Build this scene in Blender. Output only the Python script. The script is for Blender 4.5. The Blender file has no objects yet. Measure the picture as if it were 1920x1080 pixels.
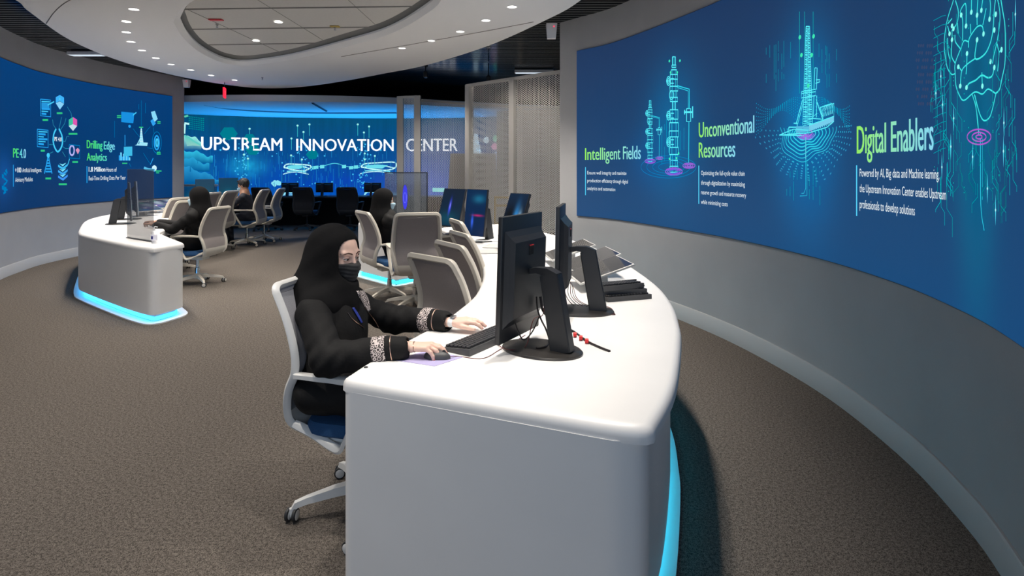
import bpy, bmesh, math, random
import numpy as np
from mathutils import Vector, Matrix
random.seed(7)
C = bpy.context.scene.collection
F, HZ, HC = 1100.0, 315.0, 1.5          # focal length in pixels, horizon row, eye height

def P(px, py, z):                        # pixel of the photograph + height -> point of the room
    d = (HC - z) * F / (py - HZ)
    return Vector(((px - 960) / F * d, d, z))
def Q(px, py, d):                        # pixel + distance -> point
    return Vector(((px - 960) / F * d, d, HC - (py - HZ) * d / F))

# ------------------------------------------------------------------ materials
def srgb(r, g, b):
    f = lambda c: (c/255/12.92) if c/255 <= .04045 else ((c/255+.055)/1.055)**2.4
    return (f(r), f(g), f(b), 1)
def mat(name, col, rough=.5, metal=0, emis=None, es=1, bump=0, bscale=200, vary=0, vscale=30, spec=.5, alpha=1, trans=0, coat=0):
    m = bpy.data.materials.new(name); m.use_nodes = True
    nt = m.node_tree; b = nt.nodes['Principled BSDF']
    b.inputs['Base Color'].default_value = col
    b.inputs['Roughness'].default_value = rough; b.inputs['Metallic'].default_value = metal
    b.inputs['Specular IOR Level'].default_value = spec
    b.inputs['Alpha'].default_value = alpha
    b.inputs['Transmission Weight'].default_value = trans
    b.inputs['Coat Weight'].default_value = coat
    if emis:
        b.inputs['Emission Color'].default_value = emis; b.inputs['Emission Strength'].default_value = es
    if vary or bump:
        tc = nt.nodes.new('ShaderNodeTexCoord')
        if vary:
            n = nt.nodes.new('ShaderNodeTexNoise'); n.inputs['Scale'].default_value = vscale; n.inputs['Detail'].default_value = 6
            nt.links.new(tc.outputs['Object'], n.inputs['Vector'])
            r = nt.nodes.new('ShaderNodeValToRGB')
            r.color_ramp.elements[0].position = .3; r.color_ramp.elements[1].position = .7
            r.color_ramp.elements[0].color = tuple(c*(1-vary) for c in col[:3]) + (1,)
            r.color_ramp.elements[1].color = tuple(min(1, c*(1+vary)) for c in col[:3]) + (1,)
            nt.links.new(n.outputs['Fac'], r.inputs['Fac']); nt.links.new(r.outputs['Color'], b.inputs['Base Color'])
        if bump:
            n = nt.nodes.new('ShaderNodeTexNoise'); n.inputs['Scale'].default_value = bscale; n.inputs['Detail'].default_value = 3
            nt.links.new(tc.outputs['Object'], n.inputs['Vector'])
            bp = nt.nodes.new('ShaderNodeBump'); bp.inputs['Strength'].default_value = bump; bp.inputs['Distance'].default_value = .01
            nt.links.new(n.outputs['Fac'], bp.inputs['Height']); nt.links.new(bp.outputs['Normal'], b.inputs['Normal'])
    return m
def emit(name, col, s=1):
    m = bpy.data.materials.new(name); m.use_nodes = True; nt = m.node_tree; nt.nodes.clear()
    o = nt.nodes.new('ShaderNodeOutputMaterial'); e = nt.nodes.new('ShaderNodeEmission')
    e.inputs[0].default_value = col; e.inputs[1].default_value = s; nt.links.new(e.outputs[0], o.inputs[0])
    return m
def mth(nt, op, a, b=None, c=None):
    n = nt.nodes.new('ShaderNodeMath'); n.operation = op
    for i, v in enumerate((a, b, c)):
        if v is None: continue
        if isinstance(v, (int, float)): n.inputs[i].default_value = v
        else: nt.links.new(v, n.inputs[i])
    return n.outputs[0]
def perforated(name, col, pitch, rad):
    m = mat(name, col, .45); nt = m.node_tree; b = nt.nodes['Principled BSDF']
    uv = nt.nodes.new('ShaderNodeUVMap'); sp = nt.nodes.new('ShaderNodeSeparateXYZ'); nt.links.new(uv.outputs[0], sp.inputs[0])
    def cell(ox, oz):
        u = mth(nt, 'DIVIDE', sp.outputs[0], pitch*1.73); v = mth(nt, 'DIVIDE', sp.outputs[1], pitch)
        u = mth(nt, 'SUBTRACT', mth(nt, 'FRACT', mth(nt, 'ADD', u, 100+ox)), .5); v = mth(nt, 'SUBTRACT', mth(nt, 'FRACT', mth(nt, 'ADD', v, 100+oz)), .5)
        u = mth(nt, 'MULTIPLY', u, 1.73)
        return mth(nt, 'ADD', mth(nt, 'MULTIPLY', u, u), mth(nt, 'MULTIPLY', v, v))
    d = mth(nt, 'MINIMUM', cell(0, 0), cell(.5, .5))
    nt.links.new(mth(nt, 'GREATER_THAN', d, rad*rad), b.inputs['Alpha'])
    return m
def colattr(name, s=1.0):
    m = bpy.data.materials.new(name); m.use_nodes = True; nt = m.node_tree; nt.nodes.clear()
    o = nt.nodes.new('ShaderNodeOutputMaterial'); e = nt.nodes.new('ShaderNodeEmission'); a = nt.nodes.new('ShaderNodeAttribute')
    a.attribute_name = 'Col'; e.inputs[1].default_value = s
    nt.links.new(a.outputs['Color'], e.inputs[0]); nt.links.new(e.outputs[0], o.inputs[0]); return m
def screenmat(name, c0, c1, z0, z1, blobs, streak=0, s=1.0, noise=0):
    """display picture: vertical gradient c0->c1 over UV (metres) plus soft coloured glows of the displayed artwork"""
    m = bpy.data.materials.new(name); m.use_nodes = True; nt = m.node_tree; nt.nodes.clear()
    o = nt.nodes.new('ShaderNodeOutputMaterial'); e = nt.nodes.new('ShaderNodeEmission'); e.inputs[1].default_value = s
    gl = nt.nodes.new('ShaderNodeBsdfGlossy'); gl.inputs['Roughness'].default_value = .5; gl.inputs['Color'].default_value = (.03, .03, .03, 1)
    ad = nt.nodes.new('ShaderNodeAddShader')
    uv = nt.nodes.new('ShaderNodeUVMap'); sp = nt.nodes.new('ShaderNodeSeparateXYZ'); nt.links.new(uv.outputs[0], sp.inputs[0])
    mr = nt.nodes.new('ShaderNodeMapRange'); nt.links.new(sp.outputs[1], mr.inputs[0]); mr.inputs[1].default_value = z0; mr.inputs[2].default_value = z1
    mx = nt.nodes.new('ShaderNodeMix'); mx.data_type = 'RGBA'; nt.links.new(mr.outputs[0], mx.inputs[0]); mx.inputs[6].default_value = c0; mx.inputs[7].default_value = c1
    cur = mx.outputs[2]
    for (bs, bz, rs, rz, col, k) in blobs:
        a = mth(nt, 'DIVIDE', mth(nt, 'SUBTRACT', sp.outputs[0], bs), rs); b = mth(nt, 'DIVIDE', mth(nt, 'SUBTRACT', sp.outputs[1], bz), rz)
        d = mth(nt, 'ADD', mth(nt, 'MULTIPLY', a, a), mth(nt, 'MULTIPLY', b, b))
        g = mth(nt, 'MULTIPLY', mth(nt, 'EXPONENT', mth(nt, 'MULTIPLY', d, -1.5)), k)
        if noise:
            n = nt.nodes.new('ShaderNodeTexNoise'); n.inputs['Scale'].default_value = noise; n.inputs['Detail'].default_value = 5
            nt.links.new(uv.outputs[0], n.inputs['Vector'])
            g = mth(nt, 'MULTIPLY', g, mth(nt, 'MULTIPLY_ADD', n.outputs['Fac'], 2.4, -.2))
            g = mth(nt, 'MAXIMUM', g, 0)
        m2 = nt.nodes.new('ShaderNodeMix'); m2.data_type = 'RGBA'; nt.links.new(g, m2.inputs[0]); nt.links.new(cur, m2.inputs[6]); m2.inputs[7].default_value = col
        cur = m2.outputs[2]
    if streak:
        mp = nt.nodes.new('ShaderNodeMapping'); mp.inputs['Scale'].default_value = (14, .5, 1); nt.links.new(uv.outputs[0], mp.inputs[0])
        n = nt.nodes.new('ShaderNodeTexNoise'); n.inputs['Scale'].default_value = 1; n.inputs['Detail'].default_value = 4; nt.links.new(mp.outputs[0], n.inputs['Vector'])
        k = mth(nt, 'MULTIPLY_ADD', n.outputs['Fac'], streak*2, 1-streak)
        vm = nt.nodes.new('ShaderNodeVectorMath'); vm.operation = 'SCALE'; nt.links.new(cur, vm.inputs[0]); nt.links.new(k, vm.inputs['Scale']); cur = vm.outputs[0]
    nt.links.new(cur, e.inputs[0]); nt.links.new(e.outputs[0], ad.inputs[0]); nt.links.new(gl.outputs[0], ad.inputs[1]); nt.links.new(ad.outputs[0], o.inputs[0])
    return m

M = dict(
    wall=mat('wall_paint', (.36, .36, .365, 1), .75, bump=.05, bscale=120, vary=.03, vscale=3),
    trim=mat('baseboard_paint', (.42, .42, .42, 1), .45),
    white=mat('white_solid_surface', (.86, .84, .82, 1), .38, vary=.015, vscale=4),
    canopy=mat('canopy_plaster', (.82, .82, .82, 1), .8, bump=.03),
    tile=mat('ceiling_tile', (.55, .54, .52, 1), .8, vary=.03),
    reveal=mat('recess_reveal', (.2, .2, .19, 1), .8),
    slat=mat('black_slat_metal', (.006, .006, .007, 1), .13, metal=.0, spec=.9),
    black=mat('black_void', (.004, .004, .005, 1), .9),
    shell=mat('chair_offwhite_plastic', (.62, .57, .49, 1), .4),
    shellw=mat('chair_white_plastic', (.72, .71, .69, 1), .38),
    mesh=mat('chair_taupe_mesh', (.33, .29, .28, 1), .8, bump=.5, bscale=500, vary=.1, vscale=300),
    meshg=mat('chair_grey_mesh', (.42, .42, .46, 1), .8, bump=.5, bscale=500, vary=.1, vscale=300),
    darkshell=mat('dark_chair_plastic', (.035, .035, .038, 1), .45),
    darkmesh=mat('dark_chair_mesh', (.02, .02, .024, 1), .8),
    seat=mat('blue_seat_fabric', (.012, .07, .19, 1), .85, bump=.4, bscale=600, vary=.1, vscale=200),
    seatd=mat('navy_seat_fabric', (.01, .03, .07, 1), .85),
    chrome=mat('brushed_metal', (.6, .6, .6, 1), .25, metal=1),
    rubber=mat('black_rubber', (.02, .02, .022, 1), .6),
    blk=mat('monitor_black_plastic', (.014, .015, .018, 1), .42, bump=.06, bscale=900),
    blk2=mat('base_black_metal', (.035, .032, .030, 1), .33, bump=.02, bscale=500),
    key=mat('keycap_black', (.03, .03, .033, 1), .4),
    keyc=mat('keyboard_case', (.06, .06, .063, 1), .5),
    red=mat('red_plastic', (.7, .02, .02, 1), .4),
    cable=mat('black_cable', (.018, .014, .014, 1), .45),
    cabler=mat('dark_red_cable', (.12, .02, .02, 1), .45),
    skin=mat('skin', (.76, .50, .40, 1), .45, vary=.05, vscale=40),
    skin2=mat('skin_tan', (.42, .22, .14, 1), .5),
    abaya=mat('black_abaya_cloth', (.0045, .0042, .0045, 1), .8, bump=.12, bscale=90, spec=.3),
    hijab=mat('black_hijab_cloth', (.0035, .0033, .0038, 1), .9, bump=.08, bscale=60, spec=.2),
    fmask=mat('black_face_mask', (.022, .022, .024, 1), .75, bump=.2, bscale=300),
    bmask=mat('pale_blue_face_mask', (.42, .6, .7, 1), .7),
    brow=mat('brow_brown', (.07, .03, .02, 1), .8),
    eyew=mat('eye_white', (.72, .68, .66, 1), .25),
    iris=mat('iris_brown', (.03, .014, .008, 1), .15),
    nail=mat('nail_polish', (.62, .18, .16, 1), .3),
    lany=mat('blue_lanyard', (.02, .04, .3, 1), .6),
    gold=mat('rose_gold', (.7, .45, .35, 1), .3, metal=1),
    suit=mat('navy_suit', (.01, .012, .022, 1), .8),
    hair=mat('black_hair', (.012, .009, .008, 1), .55, bump=.6, bscale=150),
    shirt=mat('white_shirt', (.7, .7, .7, 1), .8),
    shoe=mat('black_shoe', (.01, .01, .01, 1), .4),
    frosted=mat('smoked_acrylic', (.12, .14, .16, 1), .08, alpha=.5),
    clear=mat('clear_plastic', (.9, .92, .95, 1), .05, alpha=.28),
    label=mat('bottle_label', (.75, .75, .85, 1), .5), labelb=mat('label_navy', (.02, .03, .2, 1), .5),
    mirror=mat('glossy_dark_glass', (.05, .05, .055, 1), .06, metal=.0, spec=1.0, coat=1),
    paper=mat('white_paper', (.8, .8, .8, 1), .7), pad=mat('lilac_mouse_pad', (.42, .38, .62, 1), .7),
    beige=mat('beige_board', (.36, .31, .26, 1), .8), wood=mat('yellow_wood', (.55, .38, .1, 1), .6),
    plate=mat('brushed_white_metal', (.6, .59, .57, 1), .4),
)
M['led'] = emit('cyan_led_strip', (.02, .62, .95, 1), 5.5)
M['led2'] = emit('cyan_led_strip_left', (.03, .42, 1.0, 1), 5.5)
M['lamp'] = emit('downlight_lens', (1, .95, .86, 1), 14)
M['art'] = colattr('display_artwork', 1.0)
M['perf'] = perforated('white_perforated_panel', (.78, .755, .71, 1), .034, .39)
# carpet: two scales of fleck
def carpet():
    m = mat('taupe_loop_carpet', (.1, .09, .08, 1), .95, spec=.15); nt = m.node_tree; b = nt.nodes['Principled BSDF']
    tc = nt.nodes.new('ShaderNodeTexCoord')
    n = nt.nodes.new('ShaderNodeTexNoise'); n.inputs['Scale'].default_value = 210; n.inputs['Detail'].default_value = 2; nt.links.new(tc.outputs['Object'], n.inputs['Vector'])
    n2 = nt.nodes.new('ShaderNodeTexNoise'); n2.inputs['Scale'].default_value = 70; n2.inputs['Detail'].default_value = 3; nt.links.new(tc.outputs['Object'], n2.inputs['Vector'])
    s = mth(nt, 'ADD', mth(nt, 'MULTIPLY', n.outputs['Fac'], .65), mth(nt, 'MULTIPLY', n2.outputs['Fac'], .35))
    r = nt.nodes.new('ShaderNodeValToRGB'); e = r.color_ramp.elements
    e[0].position = .39; e[0].color = (.036, .031, .027, 1); e[1].position = .62; e[1].color = (.20, .172, .148, 1)
    nt.links.new(s, r.inputs[0]); nt.links.new(r.outputs[0], b.inputs['Base Color'])
    bp = nt.nodes.new('ShaderNodeBump'); bp.inputs['Strength'].default_value = .5; bp.inputs['Distance'].default_value = .005
    nt.links.new(s, bp.inputs['Height']); nt.links.new(bp.outputs[0], b.inputs['Normal'])
    return m
M['carpet'] = carpet()
def embroidery(name, sc=62):
    m = mat(name, (.02, .02, .02, 1), .8); nt = m.node_tree; b = nt.nodes['Principled BSDF']
    tc = nt.nodes.new('ShaderNodeTexCoord')
    v = nt.nodes.new('ShaderNodeTexVoronoi'); v.inputs['Scale'].default_value = sc; nt.links.new(tc.outputs['Object'], v.inputs['Vector'])
    w = mth(nt, 'SINE', mth(nt, 'MULTIPLY', v.outputs['Distance'], 17))
    k = mth(nt, 'GREATER_THAN', w, .0)
    mx = nt.nodes.new('ShaderNodeMix'); mx.data_type = 'RGBA'; nt.links.new(k, mx.inputs[0])
    mx.inputs[6].default_value = (.03, .022, .022, 1); mx.inputs[7].default_value = (.62, .54, .52, 1)
    nt.links.new(mx.outputs[2], b.inputs['Base Color']); return m
M['embro'] = embroidery('silver_embroidery')

# ------------------------------------------------------------------ object helpers
def link(name, me, m=None, parent=None, smooth=False):
    if m is not None:
        for x in (m if isinstance(m, (list, tuple)) else [m]): me.materials.append(x)
    if smooth:
        me.polygons.foreach_set('use_smooth', [True]*len(me.polygons))
    o = bpy.data.objects.new(name, me); C.objects.link(o)
    if parent is not None: o.parent = parent
    return o
def tag(o, label=None, cat=None, group=None, kind=None):
    if label: o['label'] = label
    if cat: o['category'] = cat
    if group: o['group'] = group
    if kind: o['kind'] = kind
    return o
def thing(name, label, cat, loc=(0, 0, 0), rz=0, group=None):
    o = bpy.data.objects.new(name, None); C.objects.link(o); o.location = loc; o.rotation_euler = (0, 0, rz)
    o.empty_display_size = .05
    return tag(o, label, cat, group)
def kids(o): return [c for c in bpy.data.objects if c.parent == o]
def copy_tree(o, parent=None):
    c = o.copy(); C.objects.link(c); c.parent = parent
    for k in kids(o): copy_tree(k, c)
    return c

class MB:
    """mesh builder: many shapes, ONE mesh"""
    def __init__(s): s.v = []; s.f = []; s.c = []
    def add(s, vs, fs, col=None):
        n = len(s.v); s.v += [tuple(v) for v in vs]; s.f += [tuple(i+n for i in f) for f in fs]
        s.c += [col or (1, 1, 1, 1)]*len(vs); return s
    def box(s, c, size, R=None, bev=0, seg=2):
        bm = bmesh.new(); bmesh.ops.create_cube(bm, size=1)
        bmesh.ops.scale(bm, vec=size, verts=bm.verts)
        if bev: bmesh.ops.bevel(bm, geom=bm.edges[:], offset=bev, segments=seg, affect='EDGES', profile=.5)
        if R is not None: bmesh.ops.transform(bm, matrix=R.to_4x4(), verts=bm.verts)
        bmesh.ops.translate(bm, vec=c, verts=bm.verts)
        bm.verts.index_update()
        s.add([v.co[:] for v in bm.verts], [[v.index for v in f.verts] for f in bm.faces]); bm.free(); return s
    def tube(s, pts, r, seg=10, closed=False, cap=True, prof=None, up=None):
        """sweep a circle (or a list prof of (a,b)) along pts; r number or list"""
        pts = [Vector(p) for p in pts]; n = len(pts)
        rs = r if isinstance(r, (list, tuple)) else [r]*n
        base = prof or [(math.cos(2*math.pi*i/seg), math.sin(2*math.pi*i/seg)) for i in range(seg)]
        k = len(base); vs = []; nrm = None
        for i in range(n):
            a = pts[(i-1) % n] if (closed or i > 0) else pts[i]; b = pts[(i+1) % n] if (closed or i < n-1) else pts[i]
            t = (b-a).normalized()
            if up is not None: nr = Vector(up); nr = (nr - t*nr.dot(t))
            elif nrm is None:
                nr = Vector((0, 0, 1)) if abs(t.z) < .9 else Vector((1, 0, 0)); nr = nr - t*nr.dot(t)
            else: nr = nrm - t*nrm.dot(t)
            nr.normalize(); nrm = nr; bn = t.cross(nr)
            for (x, y) in base: vs.append(pts[i] + bn*(x*rs[i]) + nr*(y*rs[i]))
        fs = []
        m = n if closed else n-1
        for i in range(m):
            for j in range(k):
                a = i*k+j; b = i*k+(j+1) % k; c = ((i+1) % n)*k+(j+1) % k; d = ((i+1) % n)*k+j
                fs.append((a, b, c, d))
        if cap and not closed: fs.append(tuple(range(k))[::-1]); fs.append(tuple(range((n-1)*k, n*k)))
        return s.add(vs, fs)
    def lathe(s, prof, c=(0, 0, 0), seg=24, R=None):
        vs = []; fs = []; k = len(prof)
        for i in range(seg):
            a = 2*math.pi*i/seg
            for (r, z) in prof:
                v = Vector((r*math.cos(a), r*math.sin(a), z))
                if R is not None: v = R @ v
                vs.append(v + Vector(c))
        for i in range(seg):
            for j in range(k-1):
                fs.append((i*k+j, ((i+1) % seg)*k+j, ((i+1) % seg)*k+j+1, i*k+j+1))
        fs.append(tuple(i*k for i in range(seg))[::-1]); fs.append(tuple(i*k+k-1 for i in range(seg)))
        return s.add(vs, fs)
    def ball(s, c, r, seg=14, R=None):
        r = (r, r, r) if isinstance(r, (int, float)) else r
        vs = []; fs = []; n = seg; m = seg//2
        for i in range(m+1):
            th = math.pi*i/m
            for j in range(n):
                ph = 2*math.pi*j/n; v = Vector((r[0]*math.sin(th)*math.cos(ph), r[1]*math.sin(th)*math.sin(ph), r[2]*math.cos(th)))
                if R is not None: v = R @ v
                vs.append(v+Vector(c))
        for i in range(m):
            for j in range(n): fs.append((i*n+j, (i+1)*n+j, (i+1)*n+(j+1) % n, i*n+(j+1) % n))
        return s.add(vs, fs)
    def prism(s, pts, z0, z1):
        n = len(pts); vs = [(p[0], p[1], z0) for p in pts] + [(p[0], p[1], z1) for p in pts]
        fs = [tuple(range(n))[::-1], tuple(range(n, 2*n))] + [(i, (i+1) % n, n+(i+1) % n, n+i) for i in range(n)]
        return s.add(vs, fs)
    def build(s, name, m, parent=None, smooth=False, uv=None, weld=False, auto=None):
        me = bpy.data.meshes.new(name); me.from_pydata(s.v, [], s.f)
        if weld or True:
            bm = bmesh.new(); bm.from_mesh(me)
            if weld: bmesh.ops.remove_doubles(bm, verts=bm.verts, dist=1e-5)
            if weld is not None: bmesh.ops.recalc_face_normals(bm, faces=bm.faces)
            bm.to_mesh(me); bm.free()
        me.validate(); o = link(name, me, m, parent, smooth)
        if smooth or auto:
            md = None
            me.polygons.foreach_set('use_smooth', [True]*len(me.polygons))
            try: me.set_sharp_from_angle(angle=math.radians(auto or 40))
            except Exception: pass
        return o

def catmull(pts, n=8, closed=False):
    pts = [Vector(p) for p in pts]; out = []; N = len(pts)
    rng = range(N) if closed else range(N-1)
    for i in rng:
        p1 = pts[i]; p2 = pts[(i+1) % N]
        p0 = pts[(i-1) % N] if (closed or i > 0) else p1*2-p2
        p3 = pts[(i+2) % N] if (closed or i < N-2) else p2*2-p1
        for k in range(n):
            t = k/n
            out.append(.5*((2*p1)+(p2-p0)*t+(2*p0-5*p1+4*p2-p3)*t*t+(3*p1-p0-3*p2+p3)*t**3))
    if not closed: out.append(pts[-1].copy())
    return out
def offset2(path, d):
    """offset an open/closed 2D polyline sideways (left positive)"""
    out = []
    for i, p in enumerate(path):
        a = path[max(i-1, 0)]; b = path[min(i+1, len(path)-1)]
        t = Vector((b[0]-a[0], b[1]-a[1])).normalized(); out.append(Vector((p[0]-t.y*d, p[1]+t.x*d)))
    return out

class Wall:
    """a curved vertical surface: plan polyline; (s, z) are metres along and up"""
    def __init__(w, pts, n=10):
        w.p = [Vector((q[0], q[1])) for q in catmull([(a, b, 0) for a, b in pts], n)]
        w.s = [0]
        for a, b in zip(w.p, w.p[1:]): w.s.append(w.s[-1]+(b-a).length)
    def at(w, s, off=0):
        i = 0; s = max(0.0, min(w.s[-1]-1e-6, s))
        while i < len(w.s)-2 and w.s[i+1] < s: i += 1
        t = (s-w.s[i])/(w.s[i+1]-w.s[i]); p = w.p[i].lerp(w.p[i+1], t)
        if off:
            def nm(j):
                j = max(0, min(len(w.p)-2, j)); q = (w.p[j+1]-w.p[j]).normalized(); return Vector((-q.y, q.x))
            n = (nm(i-1)+nm(i)).lerp(nm(i)+nm(i+1), t).normalized(); p = p + n*off
        return p
    def hit(w, px, py=None):
        k = (px-960)/F; best = None
        for i in range(len(w.p)-1):
            a, b = w.p[i], w.p[i+1]; fa = a.x-k*a.y; fb = b.x-k*b.y
            if fa*fb <= 0 and fa != fb:
                t = fa/(fa-fb); y = a.y+(b.y-a.y)*t
                if y > 0 and (best is None or y < best[1]): best = (w.s[i]+(w.s[i+1]-w.s[i])*t, y)
        if best is None: raise ValueError(px)
        s, y = best
        return s if py is None else (s, HC-(py-HZ)*y/F)
    def strip(w, s0, s1, z0, z1, o0, o1, n=60):
        """closed solid between offsets o0..o1"""
        mb = MB(); vs = []; fs = []
        for i in range(n+1):
            s = s0+(s1-s0)*i/n; a = w.at(s, o0 or 1e-6); b = w.at(s, o1)
            vs += [(a.x, a.y, z0), (b.x, b.y, z0), (b.x, b.y, z1), (a.x, a.y, z1)]
        for i in range(n):
            for j in range(4): fs.append((i*4+j, i*4+(j+1) % 4, i*4+4+(j+1) % 4, i*4+4+j))
        fs.append((3, 2, 1, 0)); fs.append(tuple(n*4+j for j in range(4))); mb.add(vs, fs); return mb
    def sheet(w, s0, s1, z0, z1, off, name, m, parent, n=60):
        vs = []; fs = []; uv = []
        for i in range(n+1):
            s = s0+(s1-s0)*i/n; a = w.at(s, off); vs += [(a.x, a.y, z0), (a.x, a.y, z1)]; uv += [(s, z0), (s, z1)]
        for i in range(n): fs.append((2*i, 2*i+2, 2*i+3, 2*i+1))
        me = bpy.data.meshes.new(name); me.from_pydata(vs, [], fs); u = me.uv_layers.new(name='UVMap')
        for l in me.loops: u.data[l.index].uv = uv[l.vertex_index]
        return link(name, me, m, parent)

# flat artwork drawn in (s, z) metres on a display, with the displayed colours
CY = (.03, .62, .80, 1); CYB = (.10, .85, .95, 1); BL = (.0, .22, .55, 1); WH = (.80, .90, .95, 1); GR = (.06, .75, .16, 1); MG = (.45, .10, .62, 1); TL = (.0, .30, .42, 1)
class Art:
    def __init__(a, wall, off, sgn=1): a.w = wall; a.off = off; a.v = []; a.f = []; a.c = []; a.lay = 0; a.name=None
    def H(a, px, py=None): return a.w.hit(px, py)
    def poly(a, pts, col):
        n = len(a.v); a.v += [(p[0], p[1], a.lay) for p in pts]; a.c += [col if not isinstance(col, list) else col[i] for i in range(len(pts))] if isinstance(col, list) else [col]*len(pts)
        a.f.append(tuple(range(n, n+len(pts)))); a.lay += 1e-6
    def line(a, pts, wd, col, px=True, closed=False):
        p = [Vector(a.H(*q)) if px else Vector(q) for q in pts]
        if closed: p.append(p[0])
        n = len(a.v); m = len(p)
        for i in range(m):
            t = (p[min(i+1, m-1)]-p[max(i-1, 0)])
            if closed and i in (0, m-1): t = p[1]-p[m-2]
            if t.length < 1e-9: t = Vector((1, 0))
            t.normalize(); nn = Vector((-t.y, t.x))*wd/2
            a.v += [(p[i].x+nn.x, p[i].y+nn.y, a.lay), (p[i].x-nn.x, p[i].y-nn.y, a.lay)]; a.c += [col, col]
        for i in range(m-1): a.f.append((n+2*i, n+2*i+1, n+2*i+3, n+2*i+2))
        a.lay += 1e-6
    def ring(a, px, py, rx, ry, wd, col, n=28, a0=0, a1=2*math.pi):
        full = abs(a1-a0-2*math.pi) < 1e-3
        pts = [(px+rx*math.cos(a0+(a1-a0)*i/n), py+ry*math.sin(a0+(a1-a0)*i/n)) for i in range(n+1)]
        a.line(pts, wd, col)
    def dot(a, px, py, r, col, n=8):
        s, z = a.H(px, py); a.poly([(s+r*math.cos(2*math.pi*i/n), z+r*math.sin(2*math.pi*i/n)) for i in range(n)], col)
    def quad(a, pts, col): a.poly([a.H(*q) for q in pts], col)
    def build(a, name, parent, label=None):
        vs = []
        for (s, z, l) in a.v:
            p = a.w.at(s, a.off + (l if a.off > 0 else -l)); vs.append((p.x, p.y, z))
        me = bpy.data.meshes.new(name); me.from_pydata(vs, [], a.f)
        at = me.color_attributes.new('Col', 'FLOAT_COLOR', 'POINT')
        for i, c in enumerate(a.c): at.data[i].color = c
        o = link(name, me, M['art'], parent)
        if label: o['label'] = label
        return o

_tc = {}
def text2d(txt, bold=0.0):
    cu = bpy.data.curves.new('t', 'FONT'); cu.body = txt; cu.size = 1; cu.resolution_u = 3; cu.offset = bold
    ob = bpy.data.objects.new('t', cu); C.objects.link(ob)
    dg = bpy.context.evaluated_depsgraph_get(); me = bpy.data.meshes.new_from_object(ob.evaluated_get(dg))
    v = [(q.co.x, q.co.y) for q in me.vertices]; f = [tuple(p.vertices) for p in me.polygons]
    bpy.data.objects.remove(ob); bpy.data.curves.remove(cu); bpy.data.meshes.remove(me)
    return v, f
def wtext(art, txt, x0, x1, ybase, ytop, c0, c1=None, bold=.01, ref='H'):
    """write txt on the display from pixel column x0 to x1, baseline / cap-top rows measured at x0"""
    wt = bold; v, f = text2d(txt, 0); c1 = c1 or c0
    xs = [p[0] for p in v]; xa, xb = min(xs), max(xs); cap = .695
    s0, z0 = art.H(x0, ybase); zt = art.H(x0, ytop)[1]; s1 = art.H(x1); k = (zt-z0)/cap
    e = bold*k*(1 if s1 > s0 else -1)
    for dx in ((0,) if wt < .015 else (-e*.6, e*.6)):
        n = len(art.v)
        for (x, y) in v:
            t = (x-xa)/(xb-xa); art.v.append((s0+(s1-s0)*t+dx, z0+y*k, art.lay)); art.c.append(tuple(c0[i]*(1-t)+c1[i]*t for i in range(4)))
        art.f += [tuple(i+n for i in q) for q in f]; art.lay += 1e-6
# ================================================================== ROOM
ZT = 3.41
R = Wall([(.63, 7.72), (.834, 7.46), (1.228, 6.93), (1.671, 5.80), (1.93, 4.92), (2.07, 3.93), (2.04, 3.09), (1.93, 2.52), (1.80, 2.12), (1.55, 1.6), (1.15, 1.05)])
L = Wall([(-5.95, 6.45), (-6.5, 7.15), (-6.9, 7.91), (-7.11, 8.44), (-7.32, 9.10), (-7.39, 9.92), (-7.355, 10.82), (-7.05, 12.12), (-6.97, 12.47)])
FAR = Wall([(-11.0, 14.2), (-8.9, 15.8), (-7.4, 16.6), (-5.6, 17.05), (-3.5, 17.2), (-1.5, 16.95), (-.2, 16.4), (1.2, 15.3)])
def struct(o): o['kind'] = 'structure'; return o
fl = MB().prism([(-12, -3), (6, -3), (6, 19), (-12, 19)], -.05, 0).build('floor', M['carpet']); struct(fl)
struct(R.strip(0, R.s[-1], 0, ZT, 0, .25, 90).build('wall_right', M['wall'], smooth=True))
struct(L.strip(0, L.s[-1], 0, ZT, 0, .25, 60).build('wall_left', M['wall'], smooth=True))
def base(w, name):
    mb = MB(); vs = []; fs = []; n = 90; pr = [(0, 0), (-.016, 0), (-.016, .142), (-.010, .150), (0, .150)]
    for i in range(n+1):
        s = w.s[-1]*i/n
        for (o, z) in pr: p = w.at(s, o-.0005); vs.append((p.x, p.y, z))
    k = len(pr)
    for i in range(n):
        for j in range(k): fs.append((i*k+j, i*k+(j+1) % k, (i+1)*k+(j+1) % k, (i+1)*k+j))
    fs.append(tuple(range(k))); fs.append(tuple(n*k+j for j in range(k))[::-1]); mb.add(vs, fs)
    return struct(mb.build(name, M['trim'], smooth=True))
base(R, 'baseboard_right'); base(L, 'baseboard_left')
# room behind and around (closes the box)
struct(MB().box((-3, -3.05, 1.9), (18, .1, 3.9)).build('wall_back', M['wall']))
struct(MB().box((-3, 18.95, 1.9), (18, .1, 3.9)).build('wall_far', M['black']))
struct(MB().box((-12.05, 8, 1.9), (.1, 22, 3.9)).build('wall_side', M['black']))
struct(MB().box((5.95, 8, 1.9), (.1, 22, 3.9)).build('wall_side', M['wall']))
# black slatted ceiling
mb = MB()
y = -2.9
while y < 18.8:
    mb.box((-3, y, 3.455), (17.9, .066, .09)); y += .105
mb.box((-3, 8, 3.79), (18, 22, .04))
struct(mb.build('ceiling', M['slat']))

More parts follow.
